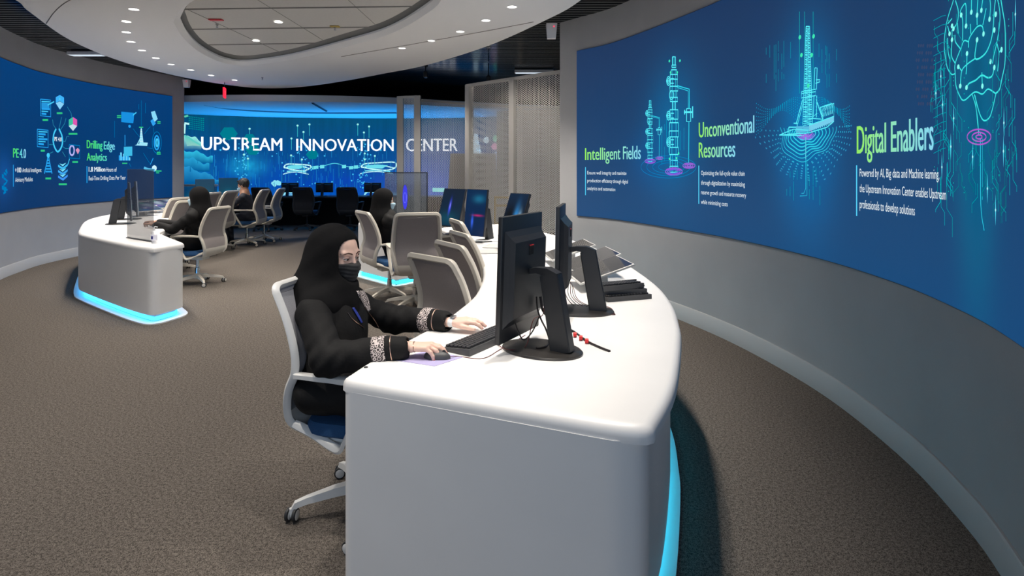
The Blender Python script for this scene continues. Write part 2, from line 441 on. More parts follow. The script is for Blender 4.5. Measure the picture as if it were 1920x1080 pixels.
# white canopy with a pick-shaped recess
OUT = [(-5.17, 6.11), (-5.42, 6.6), (-6.1, 8.19), (-6.44, 9.97), (-6.25, 11.7), (-5.64, 12.8), (-4.7, 12.75), (-3.43, 11.85), (-2.4, 10.9), (-1.45, 9.97), (-.34, 8.4), (.49, 6.75),
       (.72, 6.11), (.98, 5.2), (1.08, 4.2), (1.0, 3.2), (.65, 2.0), (-.2, 1.1), (-1.3, .7), (-2.6, 1.0), (-3.7, 2.1), (-4.45, 3.8), (-4.95, 5.2)]
HOLE = [(-3.98, 6.92), (-4.16, 7.26), (-4.41, 7.86), (-4.67, 8.67), (-4.79, 9.3), (-4.80, 9.8), (-4.55, 10.02), (-3.74, 9.6), (-2.93, 8.95), (-1.99, 8.09), (-1.51, 7.55), (-1.05, 6.8), (-.74, 6.11),
        (-.8, 5.5), (-1.4, 5.2), (-2.4, 5.4), (-3.45, 6.25)]
CC = Vector((-2.9, 7.6))
def radial(poly, n=180):
    pl = [Vector((p.x, p.y)) for p in catmull([(a, b, 0) for a, b in poly], 8, True)]; out = []
    for i in range(n):
        a = 2*math.pi*i/n; d = Vector((math.cos(a), math.sin(a))); best = None
        for j in range(len(pl)):
            p, q = pl[j]-CC, pl[(j+1) % len(pl)]-CC
            cp = d.x*p.y-d.y*p.x; cq = d.x*q.y-d.y*q.x
            if cp*cq <= 0 and cp != cq:
                t = cp/(cp-cq); r = (p+(q-p)*t).dot(d)
                if r > 0 and (best is None or r > best): best = r
        out.append(best)
    return out
RO, RI = radial(OUT), radial(HOLE); N = 180
def pt(r, i, z): a = 2*math.pi*i/N; return (CC.x+r*math.cos(a), CC.y+r*math.sin(a), z)
def ringmesh(prof, name, m):
    """prof: list of functions i -> (r, z); swept around"""
    vs = []; k = len(prof)
    for i in range(N): vs += [pt(*((lambda t: (t[0], i, t[1]))(p(i)))) for p in prof]
    fs = [(i*k+j, ((i+1) % N)*k+j, ((i+1) % N)*k+(j+1) % k, i*k+(j+1) % k) for i in range(N) for j in range(k)]
    return MB().add(vs, fs).build(name, m, smooth=True, auto=35)
ZC = 3.25
struct(ringmesh([lambda i: (RI[i], ZC), lambda i: (RO[i], ZC), lambda i: (RO[i]+.01, ZC+.02), lambda i: (RO[i]-.02, ZC+.09), lambda i: (RI[i]-.06, ZC+.09), lambda i: (RI[i]-.07, ZC+.06)], 'ceiling', M['canopy']))
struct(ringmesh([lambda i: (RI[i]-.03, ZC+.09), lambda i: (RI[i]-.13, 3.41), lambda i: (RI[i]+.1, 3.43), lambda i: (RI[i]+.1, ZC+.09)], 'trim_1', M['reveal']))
vs = [pt(RI[i]+.05, i, 3.40) for i in range(N)] + [(CC.x, CC.y, 3.40)]
vs += [pt(RI[i]+.05, i, 3.42) for i in range(N)] + [(CC.x, CC.y, 3.42)]
fs = [(i, (i+1) % N, N) for i in range(N)] + [(N+1+(i+1) % N, N+1+i, 2*N+1) for i in range(N)] + [((i+1) % N, i, N+1+i, N+1+(i+1) % N) for i in range(N)]
struct(MB().add(vs, fs).build('ceiling', M['tile']))
# seams between the recess panels and canopy sections
def seam(name, a, b, z, w=.008):
    a = Vector((*a, z)); b = Vector((*b, z)); struct(MB().tube([a, b], w, seg=4).build(name, M['reveal']))
k = 2
for yy in (5.95, 6.96, 7.97, 8.98):
    xs = [pt(RI[i], i, 0) for i in range(N)]
    xl = [p[0] for p in xs if abs(p[1]-yy-.06) < .12]
    if xl: seam('trim_%d' % k, (min(xl)+.03, yy+.05), (max(xl)-.03, yy-.08), 3.398, .011); k += 1
for xx in (-3.9, -2.9, -1.9):
    yl = [p[1] for p in xs if abs(p[0]-xx) < .1]
    if yl: seam('trim_%d' % k, (xx, min(yl)+.03), (xx+.1, max(yl)-.03), 3.399, .004); k += 1
def cseam(pxs, k):
    pts = [P(x, y, ZC-.001) for x, y in pxs]; struct(MB().tube(catmull(pts, 6), .006, seg=4).build('trim_%d' % k, M['reveal']))
cseam([(142, -6), (118, 8), (100, 25), (87, 44)], k); cseam([(640, 106), (760, 85), (900, 60), (1000, 41)], k+1); k += 2

# far room: lit ceiling, crescent groove, white header
SOF = [(-11.5, 12.2), (-8.5, 12.75), (-7.2, 12.85), (-6.3, 12.75), (-5.0, 12.75), (-3.6, 12.95), (-2.4, 13.35), (-1.2, 14.0), (0.2, 14.7), (2.2, 15.3)]
so = [Vector((p.x, p.y)) for p in catmull([(a, b, 0) for a, b in SOF], 6)]
poly = [(p.x, p.y) for p in so] + [(3.2, 18.8), (-11.9, 18.8), (-11.9, 12.2)]
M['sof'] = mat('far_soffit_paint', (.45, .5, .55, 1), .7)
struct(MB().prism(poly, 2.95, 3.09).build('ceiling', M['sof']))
M['groove'] = mat('groove_dark', (.03, .05, .08, 1), .8)
gp = [P(x, y, 2.945) for x, y in [(384, 198), (420, 204), (470, 208), (540, 211), (620, 212.5), (745, 212)]]
mb = MB(); a = catmull(gp, 8); vs = []; n = len(a)
for i, p in enumerate(a):
    t = i/(n-1); w = .05+.16*min(1, t*2.5)
    vs += [(p.x, p.y-w, 2.945), (p.x, p.y+w*.7, 2.945), (p.x, p.y+w*.7, 2.9495), (p.x, p.y-w, 2.9495)]
fs = [(4*i+j, 4*i+(j+1) % 4, 4*i+4+(j+1) % 4, 4*i+4+j) for i in range(n-1) for j in range(4)] + [(3, 2, 1, 0), tuple(4*n-4+j for j in range(4))]
struct(mb.add(vs, fs).build('trim_%d' % k, M['groove'])); k += 1
struct(MB().tube([P(586, 193, 2.945), P(612, 208, 2.945)], .03, seg=4).build('trim_%d' % k, M['groove'])); k += 1

# ================================================================== VIDEO WALLS
ZB, ZS = .89, 2.99
def vwall(w, s0, s1, label, m, zb=ZB, zs=ZS):
    t = thing('video_wall', label, 'video wall', (*w.at((s0+s1)/2), 0))
    mw = Matrix.Translation(-t.location)
    fr = w.strip(s0, s1, zb, zs, -.012, -.001, 70).build('bezel', M['blk'], t); fr.data.transform(mw)
    sh = w.sheet(s0, s1, zb+.005, zs-.005, -.016, 'display', m, t, 80); sh.data.transform(mw)
    return t, mw
sR0 = R.hit(1083); sR1 = R.s[-1]-.1
def rb(px, py, rs, rz, col, kk): s, z = R.hit(px, py); return (s, z, rs, rz, col, kk)
mR = screenmat('right_display', srgb(22, 74, 124), srgb(28, 56, 96), ZB, ZS,
    [rb(1262, 250, .5, .75, srgb(0, 110, 170), .75), rb(1225, 300, .5, .35, srgb(0, 90, 160), .5), rb(1515, 235, .38, .7, srgb(0, 125, 195), .85), rb(1520, 330, .3, .4, srgb(0, 85, 150), .55),
     rb(1840, 150, .19, .9, srgb(0, 120, 160), .95), rb(1840, 320, .14, .5, srgb(0, 85, 130), .75), rb(1840, 120, .1, .3, srgb(10, 70, 110), .6)], s=.95)
tR, mwR = vwall(R, sR0, sR1, 'large curved blue display on the right wall reading Intelligent Fields, Unconventional Resources and Digital Enablers', mR)
def art(w, fn, name, parent, mw, label=None, off=-.018):
    a = Art(w, off); fn(a); o = a.build(name, parent, label); o.data.transform(mw); return o
def titles(w, lines, name, parent, mw, label=None, off=-.019):
    return art(w, lambda a: [wtext(a, *l) for l in lines], name, parent, mw, label, off)
LG = (.30, .85, .12, 1); LB = (.25, .70, .90, 1); G2 = (.10, .75, .35, 1)
titles(R, [('Intelligent Fields', 1099, 1204, 300, 277.5, LG, LB, .02)], 'headline', tR, mwR, 'green to pale blue headline Intelligent Fields')
titles(R, [('Unconventional', 1313.6, 1418, 258, 229.6, LG, LB, .02), ('Resources', 1313.6, 1382, 295.7, 267, LG, LB, .02)], 'headline', tR, mwR, 'green to pale blue headline Unconventional Resources')
titles(R, [('Digital Enablers', 1613, 1758.5, 288, 236, LG, LB, .02)], 'headline', tR, mwR, 'green to pale blue headline Digital Enablers')
titles(R, [('Ensure well integrity and maximize', 1103, 1177, 327, 320.5, WH), ('production efficiency through digital', 1103, 1180, 341.5, 335, WH), ('analytics and automation', 1103, 1156, 356, 349.5, WH)], 'caption', tR, mwR)
titles(R, [('Optimizing the full-cycle value chain', 1317.7, 1400, 328, 320, WH), ('through digitalization by maximizing', 1317.7, 1400.5, 346, 338, WH), ('reserve growth and resource recovery', 1317.7, 1402.7, 364, 356, WH), ('while minimizing costs', 1317.7, 1368, 382, 374, WH)], 'caption', tR, mwR)
titles(R, [('Powered by AI, Big data and Machine learning,', 1618, 1770, 331, 316, WH), ('the Upstream Innovation Center enables Upstream', 1618, 1783, 360, 345, WH), ('professionals to develop solutions', 1618, 1723, 390, 374, WH)], 'caption', tR, mwR)
for x, y0, y1 in ((1099.5, 313.5, 366), (1313.3, 310.5, 382), (1612, 310, 405)):
    art(R, lambda a: a.line([(x, y0), (x, y1)], .012, (.10, .65, .95, 1)), 'rule_line', tR, mwR)
# wellhead drawing
def wellhead(a):
    T = lambda x, y: (1080+x/3.176, 80+y/3.176)
    def tree(cx, sc, y0, y1, lw):
        H = y1-y0
        X = lambda u, v: T(cx+u*sc, y0+v*H)
        secs = [(0, .07, 9), (.07, .09, 12), (.11, .15, 16), (.15, .19, 22), (.19, .25, 20), (.25, .29, 24), (.29, .345, 17), (.345, .38, 22), (.38, .45, 9), (.45, .53, 24), (.53, .56, 20), (.56, .63, 26), (.63, .68, 27), (.68, .77, 22), (.77, .83, 26), (.83, .88, 20), (.88, .93, 22), (.93, .98, 24)]
        for (v0, v1, w) in secs:
            a.line([X(-w, v0), X(w, v0), X(w, v1), X(-w, v1), X(-w, v0)], lw, CYB)
            a.line([X(-w*.45, v0), X(-w*.45, v1)], lw*.6, CY); a.line([X(w*.5, v0), X(w*.5, v1)], lw*.6, CY)
        for v in (.205, .50, .725):
            px, py = X(-32, v); 
            for k in (1, .55): a.ring(px, py, 14*sc/3.176*k*.8, 26*sc/3.176*k, lw, CYB, 18)
            a.line([X(-46, v), X(-18, v)], lw, CYB); a.line([X(-18, v-.02), X(0, v-.02)], lw, CYB); a.line([X(-18, v+.02), X(0, v+.02)], lw, CYB)
        for v in (.325, ): px, py = X(-14, v); a.ring(px, py, 16*sc/3.176*.8, 26*sc/3.176, lw, CYB, 18)
        a.line([X(20, .245), X(92, .275), X(92, .44)], lw, CY); a.line([X(20, .26), X(86, .29), X(86, .44)], lw*.7, CY)
        a.line([X(60, .47), X(112, .47)], lw*1.6, CYB); a.line([X(112, .42), X(112, .52)], lw*1.4, CYB); a.line([X(64, .45), X(64, .49)], lw*1.4, CYB)
        a.line([X(76, .44), X(100, .44), X(100, .55), X(76, .55), X(76, .44)], lw, CYB); a.line([X(90, .55), X(88, .92)], lw, CY)
        for r, c in ((50, .9), (38, .7), (26, .5)):
            px, py = X(0, .975); a.ring(px, py, r*sc/3.176, r*.42*sc/3.176, lw*1.2, (.35*c, .10, .7, 1), 30)
        for r in (36, 24, 12): px, py = X(90, .925); a.ring(px, py, r*sc/3.176, r*.42*sc/3.176, lw, (.3, .12, .65, 1), 24)
    tree(592, 1.0, 85, 785, .011); tree(450, .62, 345, 715, .007)
    for r in (60, 95, 130, 165): px, py = T(560, 740); a.ring(px, py, r/3.176, r*.4/3.176, .005, (.0, .25, .6, 1), 40)
    random.seed(3)
    for i in range(16):
        x = random.choice([536, 548, 560, 622, 630, 640, 520, 652]); y = random.uniform(420, 640); a.line([T(x, y), T(x, y+random.uniform(30, 150))], .004, (.0, .45, .65, 1))
    for x, y in ((565, 110), (628, 108), (572, 178), (612, 178), (566, 692), (608, 688), (620, 660)): px, py = T(x, y); a.dot(px, py, .014, (.05, .85, .5, 1))
art(R, wellhead, 'illustration', tR, mwR, 'glowing line drawing of two wellheads')
def rig(a):
    T = lambda x, y: (1400+x/2.7, 20+y/2.7)
    L_ = lambda pts, w=.007, c=CYB: a.line([T(*p) for p in pts], w, c)
    # lattice tower
    def half(y): return 9+(y-80)/(580-80)*16
    L_([(313, 80), (331, 80)]); L_([(313, 80), (296, 580)], .006); L_([(331, 80), (346, 580)], .006); L_([(318, 80), (308, 580)], .004); L_([(326, 80), (333, 580)], .004)
    y = 92; k = 0
    while y < 575:
        h = half(y); x0 = 321.5-h; x1 = 321.5+h; L_([(x0, y), (x1, y)], .0045); h2 = half(y+12)
        L_([(x0, y) if k % 2 else (x1, y), (321.5+h2, y+12) if k % 2 else (321.5-h2, y+12)], .004); y += 12; k += 1
    L_([(290, 410), (362, 398), (362, 430), (290, 442), (290, 410)]); L_([(290, 420), (362, 410)]); 
    L_([(358, 290), (370, 290), (366, 400)]); L_([(358, 290), (354, 400)]); L_([(364, 350), (384, 350), (384, 360), (362, 368)])
    L_([(354, 430), (350, 540)], .008); L_([(368, 430), (366, 540)], .008)
    L_([(296, 450), (262, 575)], .01); L_([(302, 455), (270, 575)], .006); L_([(366, 455), (400, 550)], .01)
    L_([(176, 630), (250, 600), (330, 606), (300, 632), (176, 630)]); L_([(176, 630), (330, 618), (420, 590), (456, 560)])
    L_([(225, 590), (225, 625), (262, 625), (262, 590), (225, 590)], .009); L_([(250, 570), (268, 570), (268, 590)], .009)
    for i in range(13): L_([(330+i*9.6, 580-i*3.4), (330+i*9.6, 612-i*3.2)], .006, (.25, .85, .95, 1))
    a.quad([T(262, 585), T(330, 585), T(330, 612), T(262, 620)], (.10, .50, .75, 1)); a.quad([T(332, 580), T(456, 535), T(456, 560), T(332, 610)], (.18, .62, .85, 1))
    L_([(330, 580), (456, 535), (456, 470), (385, 490)]); L_([(400, 540), (385, 490)]); L_([(385, 490), (445, 470)])
    for i in range(7): L_([(392+i*9, 540-i*3), (402+i*8, 486-i*2.5)], .005, (.2, .8, .9, 1)); L_([(402+i*8, 540-i*3), (392+i*9, 490-i*2.5)], .004, CY)
    L_([(370, 520), (340, 545), (400, 550)], .006)
    # contour lines under the rig
    random.seed(5)
    for i in range(15):
        rx = 30+i*15.5; ry = 30+i*17; n = 46; pts = []
        for j in range(n+1):
            t = math.pi*(-.05+1.1*j/n); wob = 1+.10*math.sin(3*t+i*.25)+.05*math.sin(7*t+i*.4)
            pts.append((312+rx*math.cos(t)*wob, 612+ry*math.sin(t)*.95*wob*(1 if i < 9 else .9)))
        col = (.03, .70-.03*i, .85-.025*i, 1)
        if i == 0: col = MG
        if i < 8: L_(pts, .009 if i < 6 else .006, col)
        else:
            for j in range(0, n, 2): L_([pts[j], ((pts[j][0]+pts[j+1][0])/2, (pts[j][1]+pts[j+1][1])/2)], .008, col)
    for i in range(9):
        for j in range(26):
            x = 60+j*9.5; y = 470+i*16+30*math.sin(j*.22+i*.2)-8*i*math.sin(j*.11)
            px, py = T(x, y); a.dot(px, py, .0045, (.0, .40, .62, 1), 4)
            px, py = T(610-x, y+6*i*0); 
            if x > 70: a.dot(T(620-x*.8+60, y)[0]-30, T(0, y)[1], .004, (.0, .38, .60, 1), 4)
    for i in range(6): a.ring(*T(312, 622), (8+i*8)/2.7, (5+i*5)/2.7, .006, (.40-.03*i, .18, .80, 1), 20, 0, math.pi)
    for x in (280, 306, 350): L_([(x, 5), (x, 420)], .0035, (.0, .55, .5, 1))
    for i in range(38):
        x = random.choice([110, 128, 150, 160, 172, 190, 200, 235, 380, 395, 408, 420, 432, 470, 415]); y = random.uniform(150, 330); L_([(x, y), (x, y+random.uniform(20, 90))], .0035, (.0, .36, .45, 1))
    for i in range(30):
        x = random.choice([215, 232, 250, 268, 330, 350, 365, 385]); y = random.uniform(790, 930); L_([(x, y), (x, y+random.uniform(15, 60))], .0035, (.0, .40, .50, 1))
    L_([(312, 640), (312, 750)], .01, (.1, .6, .75, 1)); L_([(312, 750), (312, 900), (302, 925), (290, 925)], .004, CY); L_([(318, 750), (318, 936), (282, 938)], .004, CY)
    for x, y in ((282, 135), (352, 130), (290, 225), (342, 225), (325, 380)): a.dot(*T(x, y), .016, (.05, .8, .45, 1))
art(R, rig, 'illustration', tR, mwR, 'glowing line drawing of a drilling rig above contour waves')
def brain(a):
    T = lambda x, y: (1730+x/5.4, y/5.4)
    c = (.05, .80, .78, 1)
    L_ = lambda pts, w=.006, col=c: a.line(pts, w, col)
    S = lambda pts, w=.006, col=c: a.line([(p.x, p.y) for p in catmull([(*T(*p), 0) for p in pts], 5)], w, col)
    S([(375, -60), (350, 30), (310, 150), (280, 280), (265, 440), (280, 600), (300, 690), (340, 750), (378, 745)])
    S([(845, -60), (870, 90), (895, 250), (900, 450), (895, 640), (865, 790), (840, 900), (800, 945)], .007)
    S([(800, 945), (720, 900), (660, 950), (580, 930), (470, 1015), (420, 960), (385, 860), (378, 745), (378, 640), (440, 480), (470, 410), (515, 420)])
    S([(515, 480), (520, 400), (550, 340), (610, 265), (660, 265), (672, 350)]); S([(378, 640), (340, 560), (345, 400), (345, 300)]); S([(430, 490), (380, 420), (375, 350)])
    S([(455, 410), (455, 200), (430, 120), (470, 40), (490, 60), (490, 260)]); S([(400, 230), (410, 340)]); S([(360, 290), (400, 220), (410, 110), (380, 0)])
    S([(535, 240), (540, 340)]); S([(605, 250), (605, 130), (615, -40)]); S([(665, 250), (700, 80)]); S([(545, 120), (548, -40)]); S([(735, 200), (745, 60), (735, -40)]); S([(645, 110), (670, -40)])
    S([(605, 390), (585, 590), (680, 550), (740, 440), (770, 300), (785, 100), (800, -40)], .007); S([(585, 590), (500, 650), (445, 720), (430, 880)]); S([(410, 670), (445, 715)]); S([(500, 530), (497, 650), (490, 750)])
    S([(495, 890), (520, 845), (590, 810), (655, 760), (720, 785), (765, 760), (785, 670)], .007); S([(655, 730), (660, 880)]); S([(810, -60), (845, 150), (820, 380), (780, 560), (765, 640)]); S([(815, 440), (835, 520), (860, 490)]); S([(835, 520), (820, 720)])
    S([(300, 380), (305, 520), (325, 610)]); S([(320, 340), (300, 260)]); S([(345, 185), (300, 240)])
    for x, y in ((545, 120), (490, 260), (672, 340), (360, 290), (345, 260), (440, 150), (605, 150), (650, 100), (735, 190), (800, 140), (785, 300), (500, 540), (605, 400), (430, 870), (410, 675), (495, 885), (660, 870), (745, 620), (860, 500), (785, 680), (345, 400), (320, 340)):
        a.dot(*T(x, y), .011, (.25, 1.0, .9, 1))
    # stem and hanging root (crop 2.347)
    U = lambda x, y: (1600+x/2.347, y/2.347)
    SU = lambda pts, w=.005, col=c: a.line([(p.x, p.y) for p in catmull([(*U(*p), 0) for p in pts], 5)], w, col)
    SU([(546, 415), (560, 460), (570, 520), (575, 590)]); SU([(556, 415), (580, 500), (600, 530), (625, 515), (640, 470), (655, 405)], .006); SU([(585, 590), (572, 560), (560, 420)], .003)
    SU([(583, 610), (585, 900), (600, 1015)], .005, CY); SU([(592, 610), (592, 880)], .003, CY)
    for r in (14, 32, 54): a.ring(*U(577, 602), r/2.347, r*.62/2.347, .006, MG, 26)
    random.seed(11)
    # circuit traces
    for i in range(70):
        x = random.choice([380, 392, 405, 418, 432, 448, 462, 478, 640, 655, 668, 682, 700, 712, 728, 742]); x += random.uniform(-4, 4)
        y = random.uniform(-10, 780); l = random.uniform(30, 150); d = random.choice([-1, 1])*random.uniform(10, 26)
        g = random.uniform(.35, .9); col = (0, .55*g, .62*g, 1)
        pts = [(x, y), (x, y+l), (x+d, y+l+abs(d)*1.6), (x+d, y+l+abs(d)*1.6+random.uniform(10, 90))]
        pts = [(min(px_, 748), py_) for px_, py_ in pts]
        a.line([U(*p) for p in pts], .0035, col)
    for i in range(30):
        x = random.uniform(480, 700); y = random.uniform(560, 860); l = random.uniform(40, 130); d = random.choice([-1, 1])*random.uniform(8, 30); g = random.uniform(.3, .8)
        a.line([U(x, y), U(x, y+l*.6), U(x+d, y+l*.6+30), U(x+d, y+l+30)], .003, (0, .5*g, .55*g, 1))
    for i in range(16):
        y = 70+i*39; a.line([U(372, y+20), U(410, y), U(428, y-4)], .003, (0, .32, .4, 1))
    for x, y in ((405, 335), (413, 460), (383, 410), (463, 520), (450, 645), (410, 735), (690, 540), (688, 665), (548, 690), (615, 830), (652, 925), (742, 60)):
        px, py = U(x, y); s, z = a.H(px, py); col = (.1, .75, .95, 1)
        a.poly([(s-.004, z+.0), (s, z+.06), (s+.004, z), (s, z-.06)], col); a.dot(px, py, .006, (.4, .95, 1, 1))
    for i in range(60):
        x = random.choice([376, 404, 440, 462, 510, 530, 640, 668, 712]); y = random.uniform(0, 850); a.dot(*U(x, y), .0035, (0, .6, .45, 1), 4)
    for i in range(9):
        for j in range(8): 
            if (i*7+j*3) % 4: a.dot(*U(296+j*10+(i % 2)*5, 200+i*32), .010, (.035, .06, .14, 1), 6)
art(R, brain, 'illustration', tR, mwR, 'glowing line drawing of a brain over circuit traces')

# ---- left video wall
def lb(px, py, rs, rz, col, kk): s, z = L.hit(px, py); return (s, z, rs, rz, col, kk)
mL = screenmat('left_display', srgb(0, 52, 105), srgb(0, 62, 122), ZB, ZS, [lb(245, 330, 1.2, .7, srgb(0, 66, 128), .8), lb(5, 330, .35, .35, srgb(20, 90, 170), .6)], s=.95)
tL, mwL = vwall(L, .05, L.hit(322), 'large curved blue display on the left wall reading PE 4.0 and Drilling Edge Analytics', mL)
K = lambda x, y: (x/4.153, 140+y/4.153)
def LT(txt, x0, x1, yb, yt, c0, c1=None, b=.01): return (txt, x0/4.153, x1/4.153, 140+yb/4.153, 140+yt/4.153, c0, c1, b)
titles(L, [LT('PE', 90, 133, 645, 572, (.08, .75, .12, 1), (.08, .75, .3, 1), .03), LT('4.0', 140, 190, 648, 575, (.1, .7, .7, 1), (.3, .7, .95, 1), .03)], 'headline', tL, mwL, 'green and blue headline PE 4.0')
titles(L, [LT('Drilling', 668, 790, 573, 508, (.08, .75, .12, 1), (.06, .75, .35, 1), .03), LT('Edge', 802, 886, 582, 518, (.1, .7, .6, 1), (.2, .7, .9, 1), .03), LT('Analytics', 668, 824, 668, 608, (.08, .75, .12, 1), (.1, .7, .55, 1), .03)], 'headline', tL, mwL, 'green to blue headline Drilling Edge Analytics')
titles(L, [LT('+100', 105, 153, 762, 722, WH, WH, .04), LT('Artificial Intelligent', 162, 312, 760, 726, WH), LT('Advisory Modules', 106, 243, 836, 800, WH)], 'caption', tL, mwL)
titles(L, [LT('1.8 Million', 683, 812, 755, 718, WH, WH, .04), LT('Hours of', 820, 902, 755, 722, WH), LT('Real-Time Drilling Data Per Year', 683, 972, 824, 790, WH)], 'caption', tL, mwL)
for x, y0, y1 in ((92, 702, 872), (669, 712, 843)): art(L, lambda a: a.line([K(x, y0), K(x, y1)], .02, (.02, .35, .8, 1)), 'rule_line', tL, mwL)
B1 = (.02, .36, .85, 1); B2 = (.06, .60, .95, 1); B3 = (.0, .20, .50, 1)
def hub(a):
    L_ = lambda p, w=.02, c=B1: a.line([K(*q) for q in p], w, c)
    # central drop with PE 4.0
    S = [(p.x, p.y) for p in catmull([(*K(*q), 0) for q in [(428, 420), (408, 470), (408, 540), (440, 600), (474, 550), (474, 480), (450, 420)]], 6)]; a.line(S, .03, B2)
    for (x0, y0, x1, y1) in ((305, 190, 385, 320), (280, 425, 365, 560)):
        L_([(x0, y0), (x1, y0+8), (x1, y1+8), (x0, y1), (x0, y0)], .015, B1)
        for i in range(6): L_([(x0+8, y0+18+i*19), (x1-(i % 3)*14-6, y0+22+i*19)], .03 if i % 2 else .016, B1 if i % 2 else B2)
    a.quad([K(312, 215), K(375, 222), K(375, 262), K(312, 258)], (.02, .30, .70, 1)); L_([(345, 245), (412, 210)], .02, B2)
    a.quad([K(425, 175), K(457, 158), K(490, 178), K(490, 225), K(457, 205), K(425, 220)], (.05, .45, .95, 1)); a.quad([K(425, 222), K(457, 208), K(490, 228), K(457, 272)], (.25, .65, .95, 1)); a.quad([K(440, 190), K(457, 178), K(472, 190), K(457, 202)], (.1, .8, .9, 1))
    a.quad([K(527, 350), K(560, 330), K(560, 385), K(527, 400)], (.05, .55, .35, 1)); a.quad([K(560, 330), K(592, 350), K(592, 400), K(560, 385)], (.75, .10, .45, 1)); a.quad([K(527, 400), K(560, 385), K(592, 400), K(560, 438)], (.55, .75, .85, 1))
    L_([(530, 545), (612, 552), (612, 655), (530, 648), (530, 545)], .015, B3); a.ring(*K(552, 590), 4.2, 9, .03, (.45, .45, .9, 1)); a.quad([K(580, 585), K(598, 570), K(614, 588), K(598, 620)], (.7, .3, .5, 1))
    for k in range(3):
        y = 700+k*42; a.quad([K(443, y), K(480, y+22), K(518, y-6), K(518, y+10), K(482, y+42), K(443, y+18)], (.05, .50-.1*k, .9, 1))
        a.quad([K(452, y-8), K(478, y-2), K(508, y-14), K(480, y+14)], (.2, .75, .95, 1))
    L_([(520, 700), (533, 655)], .015, B2)
    L_([(366, 620), (352, 700), (335, 770)], .02); L_([(366, 620), (380, 700), (396, 770)], .02); 
    for i in range(6): L_([(360-i*3, 645+i*22), (372+i*4, 645+i*22)], .025, B1); 
    a.dot(*K(366, 628), .04, B2)
    for x, y, w in ((455, 300, 22), (343, 352, 22), (560, 461, 34), (323, 592, 16), (577, 680, 22), (366, 808, 22), (480, 853, 32)): L_([(x-w, y), (x+w, y)], .03, (.03, .55, .22, 1))
    for q in ([(400, 350), (405, 390), (430, 425)], [(470, 330), (460, 380), (450, 420)], [(505, 340), (495, 380), (462, 430)], [(515, 250), (545, 300), (552, 340)], [(480, 560), (500, 575), (530, 575)], [(478, 600), (500, 640)], [(405, 600), (385, 610), (375, 615)], [(372, 545), (405, 545)], [(478, 520), (500, 520), (512, 480), (530, 480)]): L_(q, .01, (.02, .25, .38, 1))
art(L, hub, 'illustration', tL, mwL, 'ring of small blue icons around a water drop')
titles(L, [LT('PE 4.0', 415, 470, 516, 484, WH, WH, .04)], 'emblem_text', tL, mwL)
def dril(a):
    L_ = lambda p, w=.02, c=B1: a.line([K(*q) for q in p], w, c)
    a.quad([K(938, 288), K(1040, 298), K(1032, 378), K(938, 370)], (.01, .28, .75, 1)); 
    for i in range(5): L_([(945, 300+i*15), (1028-(i % 2)*30, 306+i*15)], .012, B2)
    L_([(1000, 340), (1056, 294)], .02, B2)
    L_([(1094, 415), (1085, 500), (1060, 550)], .02, (.3, .8, .95, 1)); L_([(1094, 415), (1104, 500), (1110, 550)], .02, (.3, .8, .95, 1)); a.quad([K(1088, 440), K(1100, 440), K(1108, 545), K(1078, 545)], (.25, .75, .95, 1)); a.quad([K(1045, 550), K(1100, 528), K(1145, 530), K(1140, 555)], (.35, .8, .95, 1))
    for i in range(9): L_([(1088-i*.8, 430+i*13), (1101+i*1, 430+i*13)], .01, WH)
    a.quad([K(1170, 290), K(1200, 282), K(1222, 345), K(1196, 372), K(1180, 330)], (.25, .70, .95, 1)); a.quad([K(1165, 360), K(1185, 345), K(1208, 380), K(1186, 402)], (.03, .35, .85, 1))
    a.ring(*K(1215, 530), 4.5, 13, .03, B1); a.ring(*K(1215, 528), 8.5, 20, .012, B3); a.ring(*K(1217, 530), 2, 7, .03, B2)
    a.quad([K(958, 562), K(1024, 560), K(1024, 632), K(958, 636)], (.05, .50, .80, 1)); 
    for i, h in enumerate((40, 62, 30, 52, 66, 44, 58, 24)): L_([(925+i*11, 668), (925+i*11, 668-h)], .035, (.15, .65, .95, 1) if i % 2 else B1)
    L_([(967, 470), (967, 555)], .015, B1)
    L_([(1115, 725), (1140, 735), (1200, 745)], .05, (.1, .5, .8, 1)); a.dot(*K(1196, 728), .06, (.6, .9, 1, 1)); L_([(1165, 700), (1187, 650)], .015, B1)
    for x, y, w in ((920, 320, 16), (920, 333, 16), (1093, 410, 16), (1232, 366, 12), (1232, 378, 12), (1230, 605, 14), (1230, 618, 16), (965, 690, 20), (1228, 750, 24), (1222, 764, 12)): L_([(x-w, y), (x+w, y)], .022, (.03, .55, .22, 1))
    for q in ([(1030, 420), (1060, 460), (1085, 490)], [(1120, 460), (1150, 420), (1165, 405)], [(1188, 410), (1195, 460)], [(1140, 570), (1180, 575)], [(1110, 610), (1160, 690)], [(1000, 690), (1015, 720)], [(1095, 200), (1095, 400)], [(1127, 220), (1127, 300)], [(1075, 230), (1075, 270)], [(885, 360), (885, 490)]): L_(q, .009, (.0, .18, .42, 1))
    a.dot(*K(1003, 402), .03, B1)
art(L, dril, 'illustration', tL, mwL, 'drilling rig drawing ringed by small blue icons')
art(L, lambda a: [a.line([(2+math.cos(i*.9)*5+3, 318+i*3.2), (4+math.sin(i*1.3)*4+3, 321+i*3.2)], .03, B3) for i in range(14)], 'illustration', tL, mwL, 'blue smudge of artwork at the left edge')

